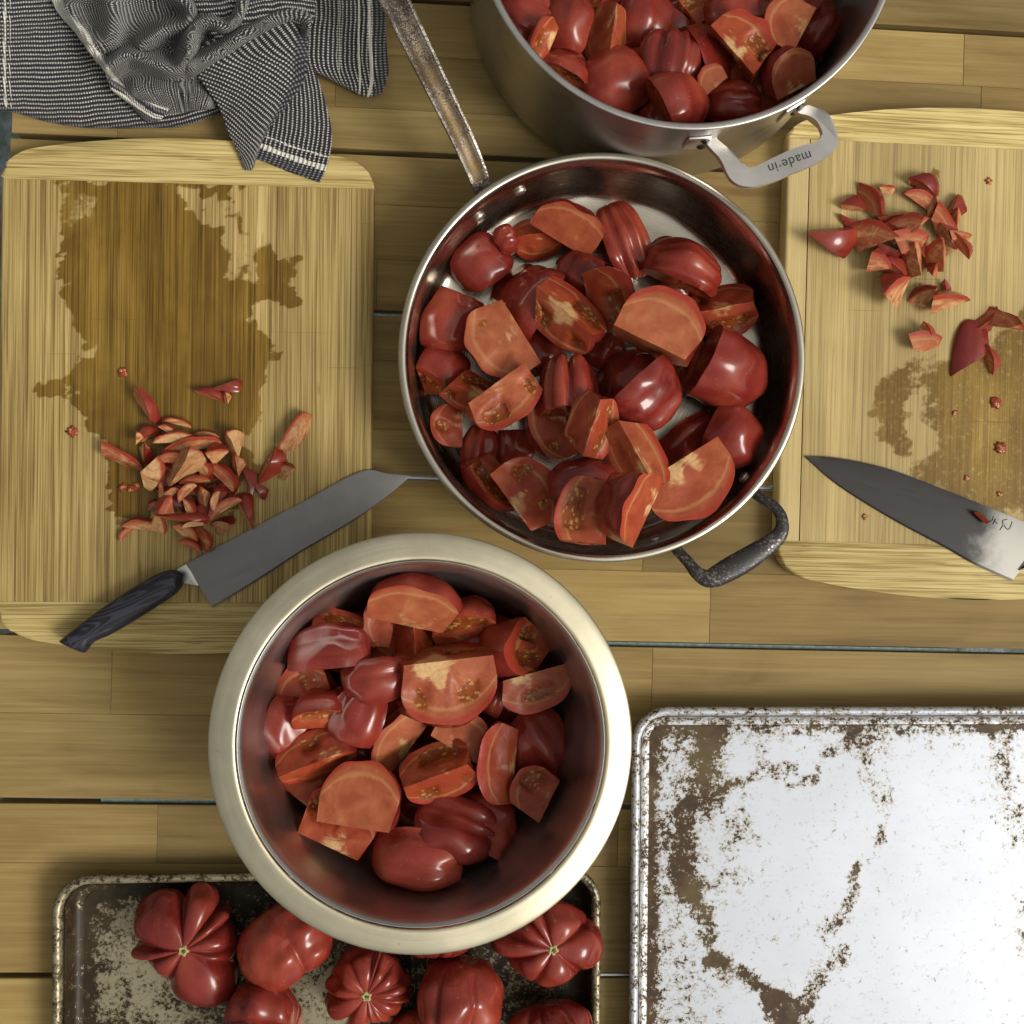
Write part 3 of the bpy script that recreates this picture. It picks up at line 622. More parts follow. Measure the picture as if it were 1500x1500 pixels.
o.matrix_parent_inverse = (hnd.matrix_parent_inverse.inverted() @ Matrix.Translation(pot.location).inverted()) if False else Matrix.Identity(4)
for (u, v) in ((1026, 212), (1170, 165)):
    q = P(u, v, 0.122); a = math.atan2(q.y-potc.y, q.x-potc.x); rr = potr-0.003
    bm = box_bm(-0.009, 0.009, -0.0011, 0.0011, -0.013, 0.013, 0.001, 2)
    o = from_bm('handle_bracket', bm, STEEL_H); o.location = (potc.x+(rr+0.001)*math.cos(a), potc.y+(rr+0.001)*math.sin(a), 0.112); o.rotation_euler = (0, 0, a+math.pi/2); child_world(o, pot)
    for dz in (-0.007, 0.007): dome('rivet', (potc.x+(rr+0.002)*math.cos(a+0.03), potc.y+(rr+0.002)*math.sin(a+0.03), 0.112+dz), (math.cos(a), math.sin(a), 0), 0.0036, 0.0024, DARK, pot)

# ------------------------------------------------------------------ knives
def knife(name, spine, edge, choil, zb, label, blade_mat, handle_pts, hmat, hthick, edge_w=0.0):
    sp = cr([P(*q, zb) for q in spine], 10); ed = cr([P(*q, zb) for q in edge], 10)
    t = empty(name, (P(*spine[0], zb).x, P(*spine[0], zb).y, 0)); tag(t, label, 'knife')
    n = 40
    def res(c):
        c = np.array([list(p) for p in c]); L = np.r_[0, np.cumsum(np.linalg.norm(np.diff(c, axis=0), axis=1))]
        return np.stack([np.interp(np.linspace(0, L[-1], n), L, c[:, k]) for k in range(3)], 1)
    A, B = res(sp), res(ed); bm = bmesh.new(); rows = []
    fr = [0, 0.06, 0.5, 0.86, 0.965, 1.0]; zt = [0.0020, 0.0022, 0.0019, 0.0014, 0.00125, 0.0003]; zl = [0.0001, 0, 0, 0, 0, 0.0001]
    for i in range(n):
        top = []; bot = []
        for f, a, b in zip(fr, zt, zl):
            p = A[i]*(1-f)+B[i]*f; tp = 1-0.4*(i/n)
            top.append(bm.verts.new((p[0], p[1], zb+a*tp))); bot.append(bm.verts.new((p[0], p[1], zb+b)))
        rows.append((top, bot))
    for (t0, b0), (t1, b1) in zip(rows[:-1], rows[1:]):
        for k in range(len(fr)-1):
            bm.faces.new((t0[k], t1[k], t1[k+1], t0[k+1])); bm.faces.new((b0[k], b0[k+1], b1[k+1], b1[k]))
        bm.faces.new((t0[0], b0[0], b1[0], t1[0])); bm.faces.new((t0[-1], t1[-1], b1[-1], b0[-1]))
    t0, b0 = rows[0]; bm.faces.new(t0+b0[::-1]); t1, b1 = rows[-1]; bm.faces.new(t1[::-1]+b1)
    bmesh.ops.remove_doubles(bm, verts=bm.verts[:], dist=1e-6); bmesh.ops.recalc_face_normals(bm, faces=bm.faces[:])
    d = (A[-1]-A[0]); an = math.atan2(d[1], d[0])
    o = from_bm('blade', bm, blade_mat); t.rotation_euler = (0, 0, an)
    bpy.context.view_layer.update(); o.data.transform(t.matrix_world.inverted()); o.parent = t; sharp_by_angle(o, 12)
    # handle: rows of (left edge px, right edge px)
    bm = bmesh.new(); rings = []; m = 18
    L_ = cr([P(*q[0], zb+hthick/2) for q in handle_pts], 5); R_ = cr([P(*q[1], zb+hthick/2) for q in handle_pts], 5); K = len(L_)
    for i in range(K):
        a, b = Vector(L_[i]), Vector(R_[i]); c = (a+b)/2; h = (b-a)/2
        tt = i/(K-1); th = hthick/2*(0.55+0.45*float(sstep(tt, 0, 0.15)))*(1-0.12*float(sstep(tt, 0.93, 1)))
        ring = []
        for k in range(m):
            x, z = math.cos(2*math.pi*k/m), math.sin(2*math.pi*k/m)
            x = math.copysign(abs(x)**0.75, x); z = math.copysign(abs(z)**0.75, z)
            q = c+h*x; ring.append(bm.verts.new((q.x, q.y, zb+0.0002+th+z*th)))
        rings.append(ring)
    for a, b in zip(rings[:-1], rings[1:]):
        for k in range(m): bm.faces.new((a[k], a[(k+1) % m], b[(k+1) % m], b[k]))
    bm.faces.new(rings[0][::-1]); bm.faces.new(rings[-1]); bmesh.ops.recalc_face_normals(bm, faces=bm.faces[:])
    h = from_bm('handle', bm, hmat); h.data.transform(t.matrix_world.inverted()); h.parent = t; sharp_by_angle(h, 50)
    if choil:
        bm = plate_bm([(P(*q, zb).x, P(*q, zb).y) for q in choil], zb+0.0003, zb+0.0030, 0.0006, 2)
        b = from_bm('bolster', bm, STEEL_H); b.data.transform(t.matrix_world.inverted()); b.parent = t
    return t
z2 = lambda x, y: (x/2.273, 480+y/2.273)
k1 = knife('kitchen_knife', [z2(622, 786), z2(800, 690), z2(1000, 585), z2(1200, 480), z2(1290, 486), z2(1368, 493)],
      [z2(708, 932), z2(850, 846), z2(1000, 748), z2(1100, 690), z2(1200, 628), z2(1300, 555), z2(1368, 493.5)],
      [z2(590, 806), z2(622, 784), z2(668, 860), z2(650, 854), z2(600, 850)], BT+0.0012, 'grey chef knife with angled tip and black wavy layered handle', m_blade('grey blade steel', (0.20, 0.20, 0.20), (0.30, 0.295, 0.285), -0.1, 0.3, 0.5),
      [(z2(612, 820), z2(604, 858)), (z2(575, 806), z2(590, 882)), (z2(520, 822), z2(545, 915)), (z2(420, 880), z2(455, 972)), (z2(320, 948), z2(372, 1020)), (z2(250, 1002), z2(315, 1046)), (z2(198, 1042), z2(285, 1082))], HBLACK, 0.019)
z5 = lambda x, y: (1100+x/1.9725, 140+y/1.9725)
k2 = knife('kitchen_knife', [z5(860, 1262), z5(720, 1204), z5(560, 1140), z5(400, 1080), z5(260, 1049), z5(155, 1042)],
      [z5(752, 1403), z5(640, 1352), z5(560, 1306), z5(400, 1220), z5(250, 1125), z5(155, 1043)],
      [z5(770, 1372), z5(800, 1330), z5(850, 1330), z5(900, 1345), z5(925, 1290), z5(855, 1261)], BT+0.0012, 'dark patinated carbon steel knife with etched marks lying on the pale board', m_blade('patinated carbon steel', (0.32, 0.31, 0.29), (0.045, 0.043, 0.044), 0.015, 0.075, 0.7),
      [(z5(890, 1275), z5(880, 1345)), (z5(960, 1300), z5(935, 1375)), (z5(1150, 1370), z5(1120, 1455)), (z5(1300, 1430), z5(1260, 1520))], HBLACK, 0.019)
zk = lambda x, y: (1380+x/9.375, 700+y/9.375)
for pts in ([(898, 570), (860, 576), (832, 592), (838, 645), (795, 716)], [(962, 598), (948, 650), (930, 690), (905, 708), (872, 684), (862, 652)], [(706, 528), (694, 580), (645, 604)], [(715, 588), (765, 632)], [(735, 560), (700, 640)]):
    pp = [Vector(p) for p in cr([P(*zk(*q), BT+0.0034) for q in pts], 4)]
    for p in pp: p.z = BT+0.00335
    o = from_bm('etched_mark', sweep_bm(pp, lambda t: [(-0.00032, 0), (0.00032, 0), (0.00032, 0.00012), (-0.00032, 0.00012)]), INK)
    bpy.context.view_layer.update(); o.data.transform(k2.matrix_world.inverted()); o.parent = k2

# ------------------------------------------------------------------ tomatoes
def lobes_fn(rng, n, uneven=0.35, amp=0.10):
    w_ = 1+rng.uniform(-uneven, uneven, n); b = np.cumsum(w_)/w_.sum()*2*math.pi; b = np.r_[0, b]; ph0 = rng.uniform(0, 2*math.pi); A = 1+rng.uniform(-amp, amp, n)
    def f(ph):
        p = np.mod(ph+ph0, 2*math.pi); k = np.clip(np.searchsorted(b, p, side='right')-1, 0, n-1)
        t = 2*(p-b[k])/(b[k+1]-b[k])-1; s = np.sqrt(np.clip(1-0.97*np.abs(t)**2.4, 0, 1))
        bl = A[k]*(1-np.abs(t)**3)+1.0*np.abs(t)**3
        return s, bl, k
    return f
def tomato_surface(rng, nphi, nth, nl, depth, flat, amp=0.10, dimple=0.28, tilt_big=None, uneven=0.6, eq=0.55):
    f = lobes_fn(rng, nl, uneven, amp)
    ph = np.arange(nphi)/nphi*2*math.pi; s, A, k = f(ph)
    if tilt_big is not None: A = A*(1+tilt_big[1]*np.exp(-(np.angle(np.exp(1j*(ph-tilt_big[0])))/0.45)**2))
    th = np.linspace(0, math.pi, nth+1)[1:-1]
    TT, PP = np.meshgrid(th, ph, indexing='ij')
    dep = depth*(eq+(1-eq)*np.abs(np.cos(TT))**0.8)*np.where(np.cos(TT) > 0, 1.0, 0.75)
    Mm = A[None, :]*(1-dep*(1-s[None, :])); rr = np.sin(TT)**0.85*Mm
    lowf = 1+0.05*np.sin(2*PP+rng.uniform(0, 6))*np.sin(TT)+0.03*np.sin(3*PP+rng.uniform(0, 6))*np.sin(TT)
    rr = rr*lowf; k3 = rng.uniform(2.5, 5.5, 6); p3 = rng.uniform(0, 6, 6)
    for q_ in range(3): rr = rr*(1+0.022*np.sin(k3[q_]*2*np.cos(TT)+p3[q_])*np.sin(np.round(k3[q_+3])*PP+p3[q_+3]))
    cs = np.cos(TT); yy = flat*np.sign(cs)*np.abs(cs)**0.9*(1-dimple*np.exp(-(np.sin(TT)/0.42)**2)*np.where(cs > 0, 1, 0.45))
    yy = yy-0.10*(1-s[None, :])*np.where(cs > 0, 1, 0.3)*np.abs(cs)*flat*np.sin(TT)*2*depth/0.2
    pts = np.stack([rr*np.sin(PP), yy, rr*np.cos(PP)], 2).reshape(-1, 3)
    top = np.array([[0, flat*(1-dimple)*0.96, 0]]); bot = np.array([[0, -flat*(1-dimple*0.45), 0]])
    V = np.vstack([pts, top, bot]); F = []
    R_ = nth-1
    for i in range(R_-1):
        for j in range(nphi):
            j2 = (j+1) % nphi; F.append((i*nphi+j, (i+1)*nphi+j, (i+1)*nphi+j2, i*nphi+j2))
    T, B = R_*nphi, R_*nphi+1
    for j in range(nphi):
        j2 = (j+1) % nphi; F.append((T, j, j2)); F.append(((R_-1)*nphi+j, B, (R_-1)*nphi+j2))
    return V, F
def order_loops(edges):
    adj = {}
    for e in edges:
        a, b = e.verts; adj.setdefault(a, []).append(b); adj.setdefault(b, []).append(a)
    seen = set(); loops = []
    for s in adj:
        if s in seen: continue
        lp = [s]; seen.add(s); cur = s
        while True:
            nx = [v for v in adj[cur] if v not in seen]
            if not nx: break
            cur = nx[0]; seen.add(cur); lp.append(cur)
        if len(lp) > 2: loops.append(lp)
    return loops
def wedge_mesh(seed, wdeg=75, depth=0.16, nl=9, flat=0.82, locamt=1.0, pale=0.0, ends=(), res=1.0, roll=0.0, tilt=(0, 0), dims=(0.05, 0.04), zmul=1.0, rings=8, off=0.0, coreamt=None, flatcore=0.0):
    rng = np.random.RandomState(seed); nphi = int(60*res); nth = int(30*res)
    V, F = tomato_surface(rng, nphi, nth, nl, depth, flat)
    bm = bmesh.new(); vs_ = [bm.verts.new(p) for p in V]
    for f in F: bm.faces.new([vs_[i] for i in f])
    pl = bm.faces.layers.int.new('pl'); h = R(wdeg)/2
    jt = rng.uniform(-0.05, 0.05, 4)
    planes = [((off, 0, 0), (math.cos(h), jt[0], -math.sin(h))), ((-off, 0, 0), (-math.cos(h), jt[1], -math.sin(h)))]+list(ends)
    pid = 0; norms = {}
    for co, no in planes:
        pid += 1; no = Vector(no).normalized(); norms[pid] = no
        bmesh.ops.bisect_plane(bm, geom=bm.verts[:]+bm.edges[:]+bm.faces[:], dist=1e-5, plane_co=Vector(co), plane_no=no, clear_outer=True)
        be = [e for e in bm.edges if len(e.link_faces) == 1]
        for lp in order_loops(be):
            c = sum((v.co for v in lp), Vector())/len(lp)
            prev = lp; n = len(lp)
            for k in range(1, rings+1):
                s_ = 1-k/rings if k < rings else 0
                if k == rings:
                    cv = bm.verts.new(c)
                    for i in range(n):
                        f = bm.faces.new((prev[i], prev[(i+1) % n], cv)); f[pl] = pid
                else:
                    sc = (1-k/rings)**0.9 if k > 1 else 0.96
                    cur = [bm.verts.new(c+(v.co-c)*sc) for v in lp]
                    for i in range(n):
                        f = bm.faces.new((prev[i], prev[(i+1) % n], cur[(i+1) % n], cur[i])); f[pl] = pid
                    prev = cur
    bmesh.ops.recalc_face_normals(bm, faces=bm.faces[:])
    ph0, ph1 = rng.uniform(0, 6, 2); nloc = rng.randint(5, 9); cam_ = rng.uniform(0.45, 0.9) if coreamt is None else coreamt; cy0 = rng.uniform(-0.15, 0.3)
    def fields(p):
        y = p[:, 1]; rho = np.hypot(p[:, 0], p[:, 2]); ph = np.arctan2(p[:, 0], p[:, 2])
        s = rho/np.sqrt(np.maximum(0.06, 1-(y/flat)**2))
        g_ = 0.5+0.5*np.cos(nloc*ph+ph0+2.0*np.sin(3.2*y+ph1))
        L = sstep(s, 0.34, 0.46)*(1-sstep(s, 0.74, 0.84))*sstep(g_, 0.22, 0.5)*(1-sstep(np.abs(y)/flat, 0.52, 0.74))
        return L*locamt, np.maximum(flatcore, cam_*(1-sstep(s+0.12*np.sin(11*y+ph0)+0.08*np.sin(23*y+ph1), 0.04, 0.55))*(1-sstep(np.abs(y-cy0)/flat, 0.12, 0.62))), s
    bm.verts.index_update()
    P0 = np.array([v.co[:] for v in bm.verts]); L, C, S = fields(P0)
    disp = np.zeros_like(P0)
    for v in bm.verts:
        ids = {f[pl] for f in v.link_faces}
        if len(ids) == 1:
            k = ids.pop()
            if k: disp[v.index] = -np.array(norms[k])*(0.13*L[v.index]+0.012*math.sin(9*v.co.y+ph0)*math.sin(7*v.co.x+8*v.co.z+ph1))
    for e in bm.edges:
        if len(e.link_faces) == 2 and e.link_faces[0][pl] != e.link_faces[1][pl]: e.smooth = False
    for f in bm.faces:
        f.material_index = 1 if f[pl] else 0; f.smooth = True
    Q = P0+disp
    Mx = np.array((Matrix.Rotation(R(tilt[0]), 3, 'X') @ Matrix.Rotation(R(tilt[1]), 3, 'Y') @ Matrix.Rotation(roll, 3, 'Y')))
    Q = Q@Mx.T; lo, hi = Q.min(0), Q.max(0); ext = hi-lo; Q = Q-(lo+hi)/2
    sx = dims[1]/ext[0]; sy = dims[0]/ext[1]; sz = (sx*sy)**0.5*zmul
    Q = Q*np.array([sx, sy, sz]); Q[:, 2] -= Q[:, 2].min()
    for v, q in zip(bm.verts, Q): v.co = q
    me = bpy.data.meshes.new('tomato_wedge'); bm.to_mesh(me); bm.free()
    for nm, arr in (('loc', L), ('core', C), ('rim', S), ('pale', np.full(len(S), pale))):
        at = me.attributes.new(nm, 'FLOAT', 'POINT'); at.data.foreach_set('value', arr.astype(np.float32))
    me.materials.append(SKIN); me.materials.append(FLESH)
    return me, Q
# height map used to let every piece settle on what lies below it
CELL = 0.0035; HX0, HY0 = -0.55, -0.60; HN = 340
HM = np.zeros((HN, HN)); gx, gy = np.meshgrid(HX0+(np.arange(HN)+.5)*CELL, HY0+(np.arange(HN)+.5)*CELL, indexing='ij')
def hm_disc(c, rfun):
    global HM
    d = np.hypot(gx-c.x, gy-c.y); z = rfun(d); HM = np.where(np.isnan(z), HM, z)
hm_disc(panc, lambda d: np.where(d < panr, PANF+np.where(d > panr-0.03, np.clip(d-panr+0.03, 0, 1)**2*25, 0), np.nan))
bp = sorted(BOWLP); hm_disc(bowlc, lambda d: np.where(d < ri-0.002, np.interp(d, [q[0] for q in bp], [q[1] for q in bp]), np.nan))
hm_disc(potc, lambda d: np.where(d < potr-0.004, 0.0045, np.nan))
for bd, uu in ((boardL, (-2, 545, 197, 960)), (boardR, (1146, 1712, 152, 880))):
    a = P(uu[0], uu[2], BT); b = P(uu[1], uu[3], BT); HM = np.where((gx > a.x) & (gx < b.x) & (gy < a.y) & (gy > b.y) & (HM == 0), BT, HM)
def settle(Qw, q=0.90):
    i = np.clip(((Qw[:, 0]-HX0)/CELL).astype(int), 0, HN-1); j = np.clip(((Qw[:, 1]-HY0)/CELL).astype(int), 0, HN-1); k = i*HN+j
    lo = np.full(HN*HN, 1e9); hi = np.full(HN*HN, -1e9); np.minimum.at(lo, k, Qw[:, 2]); np.maximum.at(hi, k, Qw[:, 2])
    m = lo < 1e8; gapv = HM.ravel()[m]-lo[m]
    return np.quantile(gapv, q), m, hi
def commit(m, hi, z):
    h = HM.ravel(); h[m] = np.maximum(h[m], hi[m]+z)
def rot2(Q, a):
    c, s = math.cos(a), math.sin(a); return np.stack([Q[:, 0]*c-Q[:, 1]*s, Q[:, 0]*s+Q[:, 1]*c, Q[:, 2]], 1)
def put_piece(name, u, v, Lpx, Wpx, yaw, typ, seed, zguess, label, group, cat='tomato wedge', q=0.9, fit=None, **kw):
    rr_ = random.Random(seed*7+1); wd = kw.pop('w', 80); hw = wd/2
    rollmap = {'s': 0, 'r': 180, 'f': -(90+hw), 'D': -hw, 'e': -(hw+42), 't': -(hw+65)}
    roll = R(rollmap[typ]+rr_.uniform(-5, 5)*(typ not in 'f'))
    tl = kw.pop('tilt', (rr_.uniform(-7, 7), rr_.uniform(-6, 6)))
    if cat == 'tomato wedge' and typ in 'ferts' and 'ends' not in kw and rr_.random() < 0.55:
        sg = rr_.choice((-1, 1)); kw['ends'] = [((0, sg*rr_.uniform(.42, .62), 0.3), (rr_.uniform(-.35, .35), sg, rr_.uniform(-.4, .4)))]
    z = zguess; p = P(u, v, z); m = MPP(p)
    me, Q = wedge_mesh(seed, wdeg=wd, roll=roll, tilt=tl, dims=(Lpx*m, Wpx*m), **kw)
    me.name = name; a = R(yaw-90); hgt = Q[:, 2].max()
    Qr = rot2(Q, a)
    for it in range(2):
        p = P(u, v, z); Qw = Qr+np.array([p.x, p.y, 0])
        if fit:
            d = np.hypot(Qw[:, 0]-fit[0].x, Qw[:, 1]-fit[0].y); over = d.max()-fit[1]
            if over > 0:
                dr = Vector((p.x-fit[0].x, p.y-fit[0].y, 0)).normalized()*over; Qw = Qw-np.array(dr)
        zb, mk, hi = settle(Qw, q); z = zb+hgt*0.75
    commit(mk, hi, zb)
    o = bpy.data.objects.new(name, me); COL.objects.link(o); o.rotation_euler = (0, 0, a)
    off = Qw[0, :2]-Qr[0, :2]
    o.location = (off[0], off[1], zb); tag(o, label, cat, group); return o

LBL = {'s': 'skin-up tomato wedge', 'r': 'core-edge-up tomato wedge', 'f': 'cut-face-up tomato wedge', 'D': 'domed straight-sided tomato chunk', 'e': 'tipped two-sided tomato wedge', 't': 'tomato wedge with tilted face'}
def batch(rows, scale, ox, oy, zg, where, seed0, q, fit, grp, mul=1.0):
    marks = [(r_[0], r_[1], r_[6]['lm']) for r_ in rows if len(r_) > 6 and 'lm' in r_[6]]; labs = {}
    for i, r_ in enumerate(rows):
        if len(r_) > 6 and 'label' in r_[6]: labs[i] = r_[6]['label']; continue
        d, lm = min((math.hypot(r_[0]-a, r_[1]-b), c) for a, b, c in marks)
        labs[i] = LBL[r_[5]]+(' beside ' if d < 210 else ' near ')+lm+' '+where
    for lab in set(labs.values()):                       # tell same-kind neighbours apart by size where they clearly differ
        ids = sorted((i for i in labs if labs[i] == lab), key=lambda i: rows[i][2]*rows[i][3])
        if len(ids) == 2 and rows[ids[1]][2]*rows[ids[1]][3] > 1.12*rows[ids[0]][2]*rows[ids[0]][3]:
            labs[ids[0]] = 'smaller '+lab; labs[ids[1]] = 'larger '+lab
    cnt = {l: list(labs.values()).count(l) for l in labs.values()}
    for i, r_ in enumerate(rows):
        x, y, L_, W_, yaw, typ = r_[:6]; kw = dict(r_[6]) if len(r_) > 6 else {}
        kw.pop('label', None); kw.pop('lm', None)
        put_piece('tomato_wedge', ox+x/scale, oy+y/scale, L_/scale*mul, W_/scale*mul, yaw, typ, seed0+i, zg, labs[i], grp if cnt[labs[i]] == 1 else grp+': '+labs[i][:60], q=q, fit=fit, **kw)
# ---- saute pan
S1 = 2.344
pan_rows = [
 (720, 690, 150, 130, 70, 's', dict(depth=.1)), (965, 480, 130, 90, 10, 's'), (500, 690, 165, 150, 80, 's', dict(depth=.06, nl=6)), (410, 1020, 150, 140, 80, 's', dict(depth=.06)),
 (285, 1030, 175, 130, 80, 's', dict(depth=.2, nl=12)), (150, 755, 185, 175, 60, 's', dict(depth=.05, nl=6)), (190, 585, 240, 205, 62, 's', dict(depth=.24, nl=8, w=100)),
 (265, 355, 205, 185, 40, 's', dict(depth=.12, nl=7, w=95)), (378, 303, 105, 80, 115, 's', dict(depth=.05, nl=6, lm='the small knob-like lobe', label='small knob-like tomato lobe touching a larger skin-up wedge in the saute pan')),
 (485, 290, 165, 150, 10, 'r', dict(locamt=.3)), (600, 245, 250, 155, -28, 't', dict(locamt=.1, pale=.3, w=85)), (785, 300, 285, 160, -68, 's', dict(depth=.22, nl=14, w=75)),
 (632, 390, 160, 150, 60, 'D', dict(depth=.08)), (435, 490, 285, 205, 62, 'D', dict(depth=.14, nl=8, w=95, lm='the big creased dome', label='big smooth tomato chunk with a creased dome and straight lower cut, in the saute pan')),
 (590, 565, 275, 190, -42, 'r', dict(w=105, locamt=1.0, coreamt=1.2, lm='the yellow-streaked wedge', label='tomato wedge with a yellow core streak along its top edge, in the saute pan')), (755, 500, 235, 165, -72, 'e', dict(depth=.1)),
 (1005, 370, 275, 185, -20, 'D', dict(depth=.26, nl=15, w=95, lm='the finely ribbed dome', label='finely ribbed dome-shaped tomato chunk near the bare pan floor')),
 (1130, 550, 235, 190, 12, 'r', dict(w=100, locamt=.9)), (1030, 735, 190, 145, 78, 'r', dict(w=90)), (1178, 755, 270, 255, -112, 'D', dict(depth=.12, nl=7, w=100, lm='the large dark chunk', label='large smooth dark red tomato chunk leaning near the bare pan wall')),
 (800, 760, 235, 175, 42, 'D', dict(depth=.2, nl=9, w=85)), (890, 850, 260, 190, -138, 'D', dict(depth=.22, nl=11, w=95)), (912, 592, 285, 200, -28, 'f', dict(locamt=0, pale=.95, w=85, depth=.06, coreamt=.1, lm='the flat orange D-shaped piece', label='D-shaped tomato piece with a flat plain orange cut face, in the saute pan')),
 (345, 670, 275, 190, 122, 'f', dict(locamt=.45, pale=.9, depth=.08, w=75, lm='the pale orange half moon', label='tomato half moon with pale orange face and one seed pocket, in the saute pan')),
 (255, 825, 190, 140, -20, 'r', dict(w=95)), (378, 868, 255, 150, -142, 'f', dict(locamt=1.0, pale=.6, depth=.06, w=70, lm='the thick-rimmed crescent', label='crescent of tomato with a thick pale rim round its seeds, in the saute pan')),
 (150, 955, 150, 120, 88, 't', dict(w=80)), (520, 960, 235, 150, 112, 'f', dict(locamt=.8, w=70)), (600, 800, 205, 215, 92, 's', dict(depth=.55, nl=7, w=170, flat=.7, ends=[((0, -.15, 0), (0, -1, 0))], zmul=.8, lm='the finger-lobed piece', label='lobed tomato end piece like three stubby fingers, in the saute pan')),
 (685, 942, 215, 165, 72, 'r', dict(w=100, locamt=.7)), (832, 1045, 255, 180, -62, 'r', dict(w=100, pale=.6, locamt=.25, lm='the cream-tipped wedge', label='upright tomato wedge with a cream tip and pale flanks, in the saute pan')),
 (1020, 1000, 250, 165, 38, 's', dict(depth=.22, nl=9, w=85)), (1175, 985, 225, 195, 60, 's', dict(depth=.05, nl=6, w=95)), (312, 1165, 250, 140, 132, 't', dict(w=70)),
 (448, 1195, 255, 175, -55, 'f', dict(locamt=1.0, w=75, depth=.06, lm='the seedy half moon', label='red tomato half moon with seeds on both sides of its core, in the saute pan')), (650, 1115, 225, 130, 5, 'D', dict(depth=.05, w=80)),
 (620, 1270, 220, 165, 88, 'f', dict(locamt=.9, pale=.35, w=75, lm='the open-pocketed slab', label='tomato slab with a straight side and one dark open seed pocket, in the saute pan')), (780, 1255, 235, 165, 62, 'e', dict(depth=.1, locamt=.2)),
 (1025, 1160, 315, 205, -148, 'f', dict(locamt=.15, pale=.35, w=80, depth=.08, coreamt=1.25, lm='the starburst half moon', label='largest tomato half moon with a white starburst core, in the saute pan'))]
batch(pan_rows, S1, 580, 220, 0.03, 'in the saute pan', 100, 0.88, (panc, panr-0.0130), 'pan tomatoes', 1.0)
# ---- mixing bowl
S2 = 2.308
def fillers(c, rmax, n, seed, where, z):
    r_ = random.Random(seed); grp = 'buried tomatoes '+where; protos = []
    for k in range(n):
        a = k*2.39996+seed; d = rmax*math.sqrt((k+0.5)/n); p = Vector((c.x+d*math.cos(a), c.y+d*math.sin(a), z))
        dd = p-CAM; dep = dd.dot(AX_D); u = 750+FPX*dd.dot(AX_R)/dep; v = 750-FPX*dd.dot(AX_U)/dep
        put_piece('tomato_wedge', u, v, r_.uniform(95, 125), r_.uniform(75, 95), r_.uniform(0, 360), r_.choice('srDe'), 900+seed*50+k, z, 'tomato wedge mostly buried under the others '+where, grp, q=0.75, fit=(c, rmax+0.03), res=.6, rings=4)
fillers(bowlc, 0.085, 16, 1, 'in the mixing bowl', 0.03)
bowl_rows = [
 (330, 560, 190, 150, 30, 'f', dict(locamt=.8)), (910, 430, 190, 110, 10, 's'), (590, 1060, 150, 110, 30, 's'), (670, 820, 160, 130, 60, 's'), (960, 960, 150, 120, 20, 's'), (880, 790, 190, 120, -10, 's'),
 (430, 335, 230, 125, -22, 'r'), (405, 425, 270, 150, 4, 'D', dict(depth=.04, w=70, lm='the shiny crescent', label='shiny tomato crescent with hollow cut edge against the bowl wall')), (590, 340, 175, 105, 82, 'f', dict(locamt=.4, pale=.3)),
 (875, 345, 220, 145, 12, 'e', dict(pale=.3)), (1080, 430, 250, 205, 5, 's', dict(depth=.05, nl=6, w=110, ends=[((0, .0, .55), (0, .75, .55))], lm='the barrel-shaped chunk', label='barrel-shaped tomato chunk with a dark cut top in the mixing bowl')),
 (700, 410, 185, 165, 95, 'r', dict(locamt=.1, w=70)), (240, 715, 210, 140, 85, 's', dict(depth=.05, nl=6)), (390, 650, 185, 130, 0, 'e', dict(depth=.05)), (280, 930, 230, 190, -35, 'f', dict(locamt=1.0, w=75)),
 (375, 805, 255, 165, 22, 'r', dict(w=100)), (1125, 755, 255, 220, -60, 's', dict(depth=.22, nl=8, w=110, lm='the plump creased chunk', label='plump creased tomato chunk near the bare right wall of the mixing bowl')), (985, 830, 270, 130, 85, 't', dict(locamt=.3)), (1105, 910, 160, 140, 60, 'f', dict(locamt=1.2)),
 (520, 665, 200, 170, 70, 's', dict(depth=.26, nl=12, w=80)), (575, 550, 220, 150, 10, 's', dict(depth=.2, nl=8, w=90)), (630, 740, 215, 150, 52, 't', dict(locamt=.0, pale=.7)), (415, 1060, 245, 195, -25, 'f', dict(locamt=1.1, w=85, lm='the two-hollowed square piece', label='squarish tomato piece with two dark seed hollows in the mixing bowl')),
 (690, 960, 150, 110, 80, 'f', dict(pale=.8, locamt=.5)), (530, 930, 260, 215, -8, 'f', dict(locamt=0, pale=.75, w=80, depth=.08, coreamt=.15, lm='the smooth salmon slab', label='tomato slab with smooth salmon face and rounded skin side, in the mixing bowl')),
 (1020, 1110, 230, 165, -40, 'D', dict(depth=.1)), (845, 1065, 275, 215, -20, 's', dict(depth=.28, nl=9, w=105, lm='the fat creased chunk', label='fat tomato chunk with deep curved creases in the mixing bowl')), (720, 1200, 300, 205, -6, 's', dict(depth=.2, nl=10, w=95, ends=[((0, .62, 0), (0, 1, 0))], lm='the flat-ended long chunk', label='long tomato chunk with a sliced flat end lying on the bowl floor')),
 (880, 720, 190, 135, -30, 'f', dict(pale=.6, locamt=.3)), (790, 870, 235, 190, 20, 'r', dict(w=105, lm='the ragged-peaked wedge', label='tomato wedge with ragged wet pulp along its peak, in the mixing bowl')), (970, 600, 150, 100, 70, 's'), (1125, 580, 240, 130, -166, 'f', dict(pale=.7, locamt=.7, w=70, depth=.05, lm='the thin pale crescent', label='thin pale tomato crescent resting against the bowl wall')),
 (712, 248, 300, 175, -12, 't', dict(locamt=0, pale=.9, w=80, lm='the salmon topping piece', label='salmon-coloured tomato piece topping the far heap in the mixing bowl')), (822, 572, 315, 255, -172, 'f', dict(locamt=.7, pale=.55, w=100, depth=.05, coreamt=1.4, lm='the cream-cored broad slice', label='broad tomato slice with cream core and seeds crowning the mixing bowl'))]
batch(bowl_rows, S2, 300, 760, 0.075, 'in the mixing bowl', 300, 0.72, (bowlc, ri-0.010), 'bowl tomatoes', 1.04)
